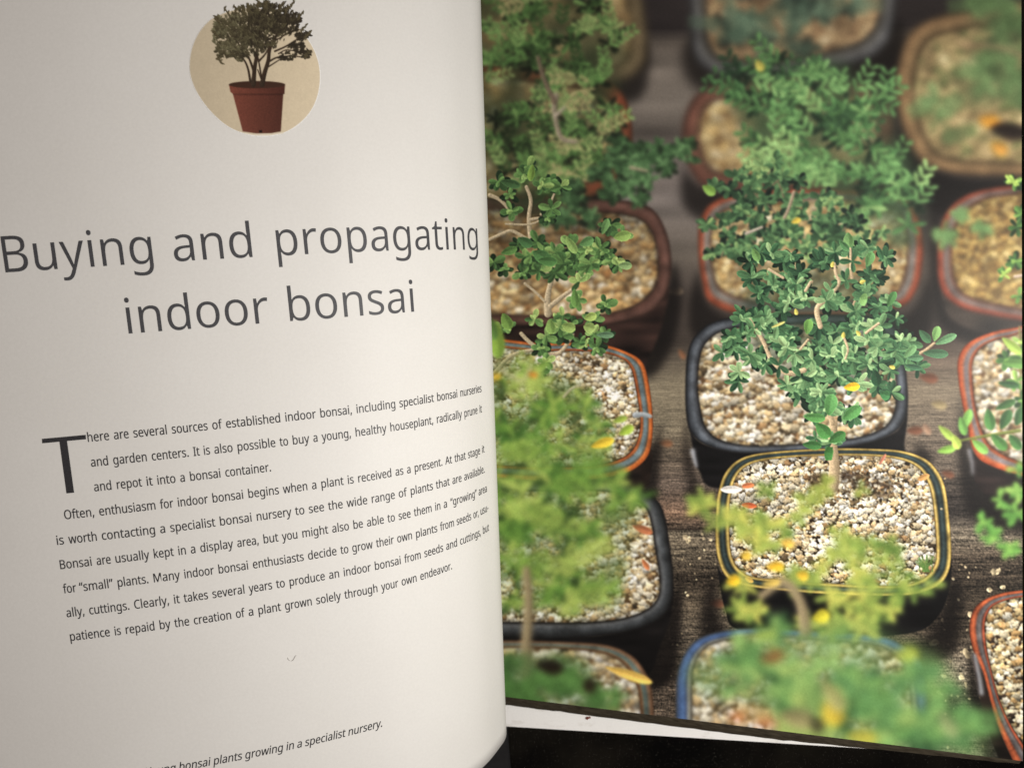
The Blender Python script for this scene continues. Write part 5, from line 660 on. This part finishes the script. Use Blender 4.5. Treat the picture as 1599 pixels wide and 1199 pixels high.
    for x, y, l, w, a, c in ((1300, 1112, 46, 36, 1.2, (222, 182, 62)), (1345, 1150, 50, 24, .1, (196, 180, 70)), (1300, 1085, 60, 26, 1, (168, 158, 104)), (1245, 1120, 60, 30, .2, (140, 124, 92)), (1275, 1130, 30, 22, 1, (56, 48, 36)), (1205, 1025, 40, 20, -.3, (130, 84, 50)), (1415, 1020, 40, 24, 0, (170, 178, 70)), (1180, 1110, 60, 20, .2, (190, 160, 104)), (1150, 1118, 30, 16, 0, (206, 120, 66)), (1195, 1128, 40, 14, .1, (190, 120, 80)), (1480, 1130, 50, 20, 1, (150, 160, 110)), (1190, 990, 50, 14, -.1, (150, 170, 80))): K.leaf(x, y, l, w, a, c, edge=0, vein=0)
    K.lay *= .8; K.end(6.5, pidG, thr=.9)
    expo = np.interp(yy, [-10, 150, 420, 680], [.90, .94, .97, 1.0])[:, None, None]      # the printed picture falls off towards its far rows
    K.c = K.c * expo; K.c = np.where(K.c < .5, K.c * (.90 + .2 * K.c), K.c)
    K.c = .012 + K.c * .99; K.c = np.clip(K.c + .55 * (K.c - blur(K.c, 1.3)), 0, 1)      # press sharpening
    # film grain and a faint print screen
    n = blur(R.standard_normal((PH, PW)).astype(np.float32), .6) * .03
    K.c = np.clip(K.c * (1 + n[..., None]) + n[..., None] * .03, 0, 1)
    return K, [('printed_deck', 'weathered wooden staging boards between the printed pots')] + ids

def paint_vignette():
    """small terracotta pot with a shrub on a cream disc"""
    K = Canvas(290, -10, 216, 228, 5); R = K.rng; s = 5.21
    K.c[:] = 1.; P = lambda x, y: (270 + x / s, y / s)
    out = [P(*q) for q in ((136, 540), (150, 420), (190, 310), (250, 220), (330, 150), (480, 90), (660, 70), (850, 110), (1010, 220), (1120, 360), (1180, 500), (1196, 650), (1170, 800), (1110, 920), (1010, 1020), (890, 1085), (740, 1106), (590, 1090), (440, 1025), (300, 900), (200, 760), (150, 640))]
    K.begin(); K.poly(spline(out), (210, 195, 168), lambda X, Y, d: 1 + .006 * vnoise(R, X.shape[0], X.shape[1], 6, 6) + .05 * np.clip((X - 400) / 100, -1, 1)); K.end(.4, 1, thr=.02)
    K.begin(); K.poly([P(545, 1075), P(640, 1092), P(800, 1092), P(900, 1080), P(900, 1092), P(740, 1104), P(600, 1096)], (232, 224, 208)); K.end(.6, None)
    K.begin()
    K.poly([P(455, 690), P(912, 690), P(908, 768), P(898, 770), P(878, 1072), P(800, 1086), P(680, 1088), P(568, 1072), P(488, 768), P(468, 750)], (110, 62, 50), lambda X, Y, d: np.clip(1.14 - .42 * (X - 360) / 80, .5, 1.3) * (1 + .05 * R.standard_normal(X.shape)) * np.where(np.abs(Y - 148) < 1.2, .82, 1))
    K.poly([P(640 + 230 * math.cos(t) + 44, 692 + 30 * math.sin(t)) for t in np.linspace(0, 6.28, 40)], (66, 44, 34)); K.poly([P(700, 1062), P(726, 1062), P(726, 1082), P(700, 1082)], (30, 20, 18)); K.end(.5, 2, thr=.3)
    K.begin()
    br = (58, 46, 36)
    for p, a, b in (([(655, 690), (665, 560), (685, 420), (690, 250)], 40, 18), ([(725, 690), (745, 600), (775, 500), (790, 400), (850, 280), (920, 220)], 42, 16), ([(630, 668), (610, 560), (570, 480), (480, 400)], 20, 10), ([(720, 640), (705, 540), (690, 460)], 16, 10), ([(660, 590), (620, 480), (560, 380)], 22, 10), ([(700, 500), (760, 430), (800, 330)], 18, 8), ([(790, 500), (850, 470), (960, 460), (1080, 470)], 16, 8), ([(780, 545), (850, 500), (900, 470)], 12, 6), ([(830, 420), (920, 380), (1020, 320), (1100, 310)], 16, 8), ([(715, 640), (690, 570)], 10, 8), ([(840, 330), (930, 280), (1040, 240)], 12, 7), ([(860, 440), (920, 410), (1000, 420), (1080, 430)], 10, 6)):
        K.stroke([P(*q) for q in p], a / s, b / s, br, hl=.2)
    ells = []
    for cx, cy, rx, ry, n in ((480, 300, 150, 170, 190), (600, 200, 150, 150, 190), (740, 130, 130, 130, 150), (850, 150, 130, 120, 130), (930, 190, 110, 90, 80), (620, 360, 160, 110, 140), (760, 280, 130, 120, 110), (430, 420, 80, 60, 45), (1000, 150, 50, 50, 14), (1060, 290, 60, 40, 26), (1000, 380, 60, 40, 22), (1060, 440, 60, 30, 26), (930, 460, 70, 30, 22), (390, 220, 60, 80, 40), (540, 460, 50, 40, 20)):
        for _ in range(n):
            a, r = R.uniform(0, 6.28), math.sqrt(R.uniform(0, 1)); ells.append((cx + rx * r * math.cos(a), cy + ry * r * math.sin(a)))
    for x, y in ells:
        ang = math.atan2(y - 560, x - 690) + R.normal(0, .45); t = R.random(); l = R.uniform(22, 42) / s
        px, py = P(x, y)
        for k in range(3): K.leaf(px + R.normal(0, 1.5), py + R.normal(0, 1.5), l, l * .34, ang + R.normal(0, .5), mixpal([(48, 42, 33), (74, 68, 50), (106, 102, 78)], np.clip(t * .8 + (600 - x) / 900 + .05, 0, 1)), edge=.1, vein=0)
    for x0, y0 in ((340, 140), (420, 70), (500, 60), (610, 50), (760, 20), (890, 30), (985, 10), (1055, 110), (1080, 210), (1115, 260), (1110, 420), (330, 260), (370, 470), (570, 70), (940, 60), (690, 10)):
        for k in range(7):
            px, py = P(x0 + R.normal(0, 6) + (690 - x0) * k * .016, y0 + k * 9 - 4); a = math.atan2(y0 - 560, x0 - 690)
            K.leaf(px, py, 7.5, 2.4, a + R.normal(0, .6), (82, 74, 54), edge=0, vein=0)
    K.end(.4, 3, thr=.03)
    n = blur(R.standard_normal(K.id.shape).astype(np.float32), .6) * .02
    K.c = np.clip(K.c * (1 + n[..., None]), 0, 1)
    return K

# ---------------------------------------------------------------- table
k = Nodes('black_gloss_table', .16, .12)
d = k.ramp(k.noise(2600, 1.5, .5), [(.70, (0, 0, 0)), (.75, (.16, .15, .13))])
b = k.ramp(k.noise(22, 4), [(.40, (.0008, .0008, .0008)), (.75, (.011, .0095, .0065))])  # brownish patches: faint mottled reflection painted into the black base colour
mm = k.mix('ADD', 1., b, d); k.l(mm, k.b.inputs['Base Color'])
k.l(k.ramp(k.noise(60, 4), [(.3, (.10, .10, .10)), (.7, (.26, .26, .26))]), k.b.inputs['Roughness']); M_table = k.m
bm = bmesh.new(); bmesh.ops.create_cube(bm, size=1)
for v in bm.verts: v.co = (v.co.x * 1.3, v.co.y * 1.0 - .02, v.co.z * .03 - .015)
bmesh.ops.bevel(bm, geom=bm.edges[:], offset=.003, segments=2, affect='EDGES')
me = bpy.data.meshes.new('table'); bm.to_mesh(me); bm.free(); tag(link('table', me, M_table), kind='structure')

# ---------------------------------------------------------------- the book
book = bpy.data.objects.new('open_book', None); scene.collection.objects.link(book)
tag(book, 'open gardening book with a printed text page and a full page picture of potted bonsai', 'book')

def slab(name, corners, thick, mat, label=None, seg=1):
    """closed plate under four corner points (page units), counter-clockwise from above"""
    bm = bmesh.new(); T = [bm.verts.new(W(*c)) for c in corners]; B = [bm.verts.new(W(c[0], c[1], c[2] - thick)) for c in corners]
    bm.faces.new(T); bm.faces.new(B[::-1])
    for i in range(4): bm.faces.new((T[i], B[i], B[(i + 1) % 4], T[(i + 1) % 4]))
    bmesh.ops.recalc_face_normals(bm, faces=bm.faces[:])
    bmesh.ops.bevel(bm, geom=bm.edges[:], offset=min(.25 * thick, .1) * U, segments=2, affect='EDGES')
    me = bpy.data.meshes.new(name); bm.to_mesh(me); bm.free(); return link(name, me, mat, book, label)
kc = Nodes('cover_board', .45, .3)
kc.l(kc.ramp(kc.noise(300, 3), [(.3, (.010, .010, .011)), (.7, (.016, .016, .017))]), kc.b.inputs['Base Color']); M_cover = kc.m
slab('cover', [(-33, -28, -44.9), (-2.0, -28, -44.9), (-1.9, 22, -44.9), (-33, 22, -44.9)], .9, M_cover, 'dark grey cover board under the left leaf')

left = leaf_sheet('left_page', -5.2, 24.4, 300, Y_BOTTOM, Y_TOP, 60, 0, .02, M_paper, book, 'curling white page with a heading and a paragraph of text')
leaf_sheet('page_stack', -5.2, 24.2, 160, Y_BOTTOM + .15, Y_TOP - .1, 3, -.12, .9, M_paper, book, 'stack of leaves under the left page')

# underlying white leaf on the right, its lower edge showing below the picture page
mu, zu = .2, -41.56
und = lambda x, y: (x, y, zu + mu * x)
slab('underlying_page', [und(-2.3, -20.95), und(23.5, -21.62), und(23.5, 20), und(-2.3, 20)], .05, M_under, 'plain white leaf showing as a strip below the picture page')

# the picture page
ZA, MX = -40.5208, 0.38
HH = np.array([12.570816, -1.445984, 11.642513, -0.481533, -19.009879, -0.678126, 0.115333, -0.063535, 1.0]).reshape(3, 3); HI = np.linalg.inv(HH)
X_EDGE, X_GUT, Y_PIC = 22.29, -2.45, 20.3
def right_point(x, y, off=0.):
    c = 1 / math.hypot(1, MX)
    return np.stack([(x - off * MX * c) * U, y * U, (ZA + MX * x + off * c - TABLE) * U], -1)
right = slab('right_page', [(X_GUT, Y_BOTTOM, ZA + MX * X_GUT - .03), (X_EDGE, Y_BOTTOM, ZA + MX * X_EDGE - .03), (X_EDGE, Y_TOP, ZA + MX * X_EDGE - .03), (X_GUT, Y_TOP, ZA + MX * X_GUT - .03)], .045, M_paper, 'glossy page filled by a colour photograph of potted bonsai')

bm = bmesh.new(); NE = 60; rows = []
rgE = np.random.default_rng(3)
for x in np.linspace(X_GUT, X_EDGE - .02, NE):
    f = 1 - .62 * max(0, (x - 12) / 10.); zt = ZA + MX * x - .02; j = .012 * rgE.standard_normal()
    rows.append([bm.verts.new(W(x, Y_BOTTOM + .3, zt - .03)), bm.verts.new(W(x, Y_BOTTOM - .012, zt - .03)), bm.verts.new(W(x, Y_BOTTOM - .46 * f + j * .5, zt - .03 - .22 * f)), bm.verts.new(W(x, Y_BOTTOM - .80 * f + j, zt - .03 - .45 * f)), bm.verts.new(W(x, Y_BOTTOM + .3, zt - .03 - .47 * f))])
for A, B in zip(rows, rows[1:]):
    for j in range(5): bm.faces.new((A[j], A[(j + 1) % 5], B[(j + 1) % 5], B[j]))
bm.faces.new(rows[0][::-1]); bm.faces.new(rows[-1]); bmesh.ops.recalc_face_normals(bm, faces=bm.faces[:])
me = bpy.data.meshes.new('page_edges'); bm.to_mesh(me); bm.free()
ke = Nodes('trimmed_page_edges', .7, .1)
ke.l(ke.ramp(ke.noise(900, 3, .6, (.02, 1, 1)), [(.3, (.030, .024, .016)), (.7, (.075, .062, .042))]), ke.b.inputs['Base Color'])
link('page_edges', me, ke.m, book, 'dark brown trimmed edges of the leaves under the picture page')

def raster_parts(C, ID, P, parts, parent, keep0):
    """C (r,c,3) colours at grid vertices, ID at vertices, P (r,c,3) positions: one mesh per id, no overlaps"""
    r, c = ID.shape; F = grid_faces(r, c); fid = ID[:-1, :-1].ravel()
    V = P.reshape(-1, 3); L = np.concatenate([C.reshape(-1, 3), np.ones((r * c, 1))], 1).astype(np.float32)
    for k, (name, label) in enumerate(parts):
        if k == 0 and not keep0: continue
        f = F[fid == k]
        if not len(f): continue
        u, inv = np.unique(f.ravel(), return_inverse=True)
        me = mesh_np(name, V[u], inv.reshape(-1, 4))
        a = me.color_attributes.new('print', 'FLOAT_COLOR', 'POINT'); a.data.foreach_set('color', L[u].ravel())
        link(name, me, M_print, parent, label)

K, parts = paint_nursery()
NXG, NYG = 860, 1200
gx, gy = np.meshgrid(np.linspace(X_GUT, X_EDGE, NXG), np.linspace(Y_PIC, Y_BOTTOM, NYG))
q = np.stack([gx, gy, np.ones_like(gx)], -1) @ HI.T
pu, pv = q[..., 0] / q[..., 2] * 400 + 1170 - OU, q[..., 1] / q[..., 2] * 600 + 600 - OV
pu, pv = np.clip(pu, 0, PW - 1.01), np.clip(pv, 0, PH - 1.01)
iu, iv = pu.astype(int), pv.astype(int); fu, fv = (pu - iu)[..., None], (pv - iv)[..., None]
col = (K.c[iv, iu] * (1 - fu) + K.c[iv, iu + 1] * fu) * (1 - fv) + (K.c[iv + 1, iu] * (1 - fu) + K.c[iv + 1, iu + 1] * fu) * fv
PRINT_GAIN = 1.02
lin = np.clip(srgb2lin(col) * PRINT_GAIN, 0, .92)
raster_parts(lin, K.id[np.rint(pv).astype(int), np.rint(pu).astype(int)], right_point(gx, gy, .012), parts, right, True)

# ---------------------------------------------------------------- print on the left page
VM = np.array([[9.51075, 14.22097], [2.3544, 0.02968], [-0.25235, -2.44681], [0.03346, 0.02052], [0.02082, -0.05712], [-0.00257, -0.0163], [0.00736, 0.00274], [0.00079, -0.00619], [-7e-05, -8e-05]])
VK = paint_vignette()
vu, vv = np.meshgrid(np.arange(VK.w) + VK.ou, np.arange(VK.h) + VK.ov)
a, b = (vu - 398) / 100., (vv - 104) / 100.
q = np.stack([np.ones_like(a), a, b, a * a, a * b, b * b, a ** 3, a * a * b, a * b * b], -1) @ VM
vc = srgb2lin(VK.c) * np.where(VK.id[..., None] == 0, .68, .88)
raster_parts(np.clip(vc * PRINT_GAIN, 0, .85), VK.id, leaf_point(q[..., 0], q[..., 1], .012), [('', '')] + [('printed_backdrop', 'cream disc printed behind the terracotta pot'), ('printed_pot', 'printed brown terracotta pot on the cream disc'), ('printed_shrub', 'printed dark bushy shrub in the terracotta pot')], left, False)

me = curve_mesh([('Buying', -.57, 6.78, 2.17, 2.40, 0), ('and', 5.66, 6.79, 2.19, 2.40, 0), ('propagating', 9.47, 6.79, 2.12, 2.40, 0), ('indoor', 3.57, 4.11, 2.20, 2.40, 0), ('bonsai', 9.67, 4.11, 2.21, 2.40, 0)], -.007)
print_on_leaf('title_text', me, M_ink_title, left, 'large grey heading reading Buying and propagating indoor bonsai')
HS, VS = .478, .64
BODY = json.loads(r'''[[["here",1.671],["are",2.666],["several",3.394],["sources",4.838],["of",6.373],["established",6.901],["indoor",9.205],["bonsai,",10.603],["including",12.1],["specialist",14.007],["bonsai",15.91],["nurseries",17.296]],[["and",1.68],["garden",2.514],["centers.",3.959],["It",5.542],["is",5.93],["also",6.341],["possible",7.225],["to",8.899],["buy",9.396],["a",10.236],["young,",10.594],["healthy",11.967],["houseplant,",13.488],["radically",15.809],["prune",17.488],["it",18.696]],[["and",1.67],["repot",2.511],["it",3.636],["into",4.044],["a",4.92],["bonsai",5.285],["container.",6.653]],[["Often,",0.418],["enthusiasm",1.732],["for",4.048],["indoor",4.706],["bonsai",6.034],["begins",7.428],["when",8.828],["a",9.983],["plant",10.355],["is",11.461],["received",11.894],["as",13.564],["a",14.113],["present.",14.476],["At",16.149],["that",16.7],["stage",17.585],["it",18.747]],[["is",-0.008],["worth",0.466],["contacting",1.702],["a",3.916],["specialist",4.306],["bonsai",6.208],["nursery",7.652],["to",9.214],["see",9.757],["the",10.563],["wide",11.342],["range",12.39],["of",13.625],["plants",14.191],["that",15.533],["are",16.477],["available.",17.232]],[["Bonsai",-0.023],["are",1.381],["usually",2.083],["kept",3.546],["in",4.489],["a",4.976],["display",5.345],["area,",6.788],["but",7.817],["you",8.585],["might",9.379],["also",10.625],["be",11.511],["able",12.107],["to",13.034],["see",13.539],["them",14.293],["in",15.39],["a",15.873],["“growing”",16.29],["area",18.253]],[["for",-0.001],["“small”",0.608],["plants.",2.041],["Many",3.409],["indoor",4.604],["bonsai",5.93],["enthusiasts",7.296],["decide",9.525],["to",10.89],["grow",11.38],["their",12.433],["own",13.384],["plants",14.286],["from",15.604],["seeds",16.575],["or,",17.731],["usu-",18.318]],[["ally,",-0.027],["cuttings.",0.841],["Clearly,",2.559],["it",4.086],["takes",4.486],["several",5.591],["years",7.044],["to",8.134],["produce",8.654],["an",10.301],["indoor",10.914],["bonsai",12.261],["from",13.652],["seeds",14.642],["and",15.853],["cuttings,",16.705],["but",18.451]],[["patience",-0.034],["is",1.68],["repaid",2.099],["by",3.411],["the",4.005],["creation",4.748],["of",6.405],["a",6.907],["plant",7.29],["grown",8.381],["solely",9.666],["through",10.869],["your",12.487],["own",13.417],["endeavor.",14.344]]]''')
ent = []
for L, row in enumerate(BODY):
    for k, (w, s) in enumerate(row):
        hs = HS
        if k + 1 < len(row): hs = min(max((row[k + 1][1] - s - .15) / text_advance(w), .455), .525)
        ent.append((w, s, -float(L), hs, VS, 0))
print_on_leaf('body_text', curve_mesh(ent, .0035), M_ink, left, 'paragraph of small black text')
print_on_leaf('drop_capital', curve_mesh([], 0, [[(.02, .115), (.655, .115), (.64, -1.965), (.925, -1.965), (.935, .115), (1.64, .115), (1.65, .29), (.03, .29)]]), M_ink, left, 'large black initial letter T')
cap = 'Young bonsai plants growing in a specialist nursery.'
hs = (12.009 - 3.452) / text_advance('bonsai plants growing in a specialist nursery.')
print_on_leaf('caption_text', curve_mesh([(cap, 3.452 - .03 - text_advance('Young ') * hs, -14.2, hs, .62, .2)], .0035), M_ink, left, 'italic caption line at the foot of the text page')

# ---------------------------------------------------------------- small loose bits
def bit(name, pts, rad, mat, label, cat):
    """a thin thread through points (metres)"""
    bm = bmesh.new(); n = 6; rings = []
    for i, p in enumerate(pts):
        p = Vector(p); t = (Vector(pts[min(i + 1, len(pts) - 1)]) - Vector(pts[max(i - 1, 0)])).normalized()
        e = t.cross(Vector((0, 0, 1))).normalized(); g = e.cross(t)
        rr = rad * (.4 if i in (0, len(pts) - 1) else 1)
        rings.append([bm.verts.new(p + (e * math.cos(j / n * 6.2832) + g * math.sin(j / n * 6.2832)) * rr) for j in range(n)])
    for A, B in zip(rings, rings[1:]):
        for j in range(n): bm.faces.new((A[j], A[(j + 1) % n], B[(j + 1) % n], B[j]))
    bm.faces.new(rings[0][::-1]); bm.faces.new(rings[-1])
    bmesh.ops.recalc_face_normals(bm, faces=bm.faces[:])
    me = bpy.data.meshes.new(name); bm.to_mesh(me); bm.free(); return tag(link(name, me, mat), label, cat)
kf = Nodes('fibre', .6, .2); kf.l(kf.ramp(kf.noise(3000), [(.3, (.32, .30, .28)), (.7, (.48, .45, .42))]), kf.b.inputs['Base Color'])
pts = [leaf_point(8.437 + a, -10.186 + b, .02 + .02 * c) for a, b, c in ((-.17, .10, 0), (-.15, .02, 1), (-.10, -.06, 0), (-.03, -.09, 0), (.04, -.06, .5), (.10, .02, 1), (.15, .09, 1), (.20, .13, .4))]
bit('fibre', pts, .0085 * U, kf.m, 'tiny curled grey fibre lying on the blank lower part of the text page', 'fibre')
def crumb(name, x, y, size, col, label, seed):
    rg = np.random.default_rng(seed); bm = bmesh.new(); bmesh.ops.create_icosphere(bm, subdivisions=2, radius=1)
    for v in bm.verts:
        f = 1 + .3 * rg.standard_normal(); v.co = Vector((v.co.x * size[0] * f, v.co.y * size[1] * f, max(v.co.z, -.6) * size[2] * f)) * U
        v.co += Vector(W(x, y, zu + mu * x + size[2] * .75))
    me = bpy.data.meshes.new(name); bm.to_mesh(me); bm.free()
    kk = Nodes(name, .5, .3); kk.l(kk.ramp(kk.noise(2000), [(.3, tuple(.6 * c for c in col)), (.7, tuple(1.3 * c for c in col))]), kk.b.inputs['Base Color'])
    return tag(link(name, me, kk.m), label, 'crumb')
crumb('crumb', 2.94, -20.22, (.13, .07, .05), (.16, .035, .02), 'tiny reddish brown crumb on the white strip below the picture page', 1)
crumb('crumb', 10.74, -20.48, (.26, .1, .08), (.22, .13, .02), 'tiny yellowish brown crumb at the shaded edge of the white strip', 2)
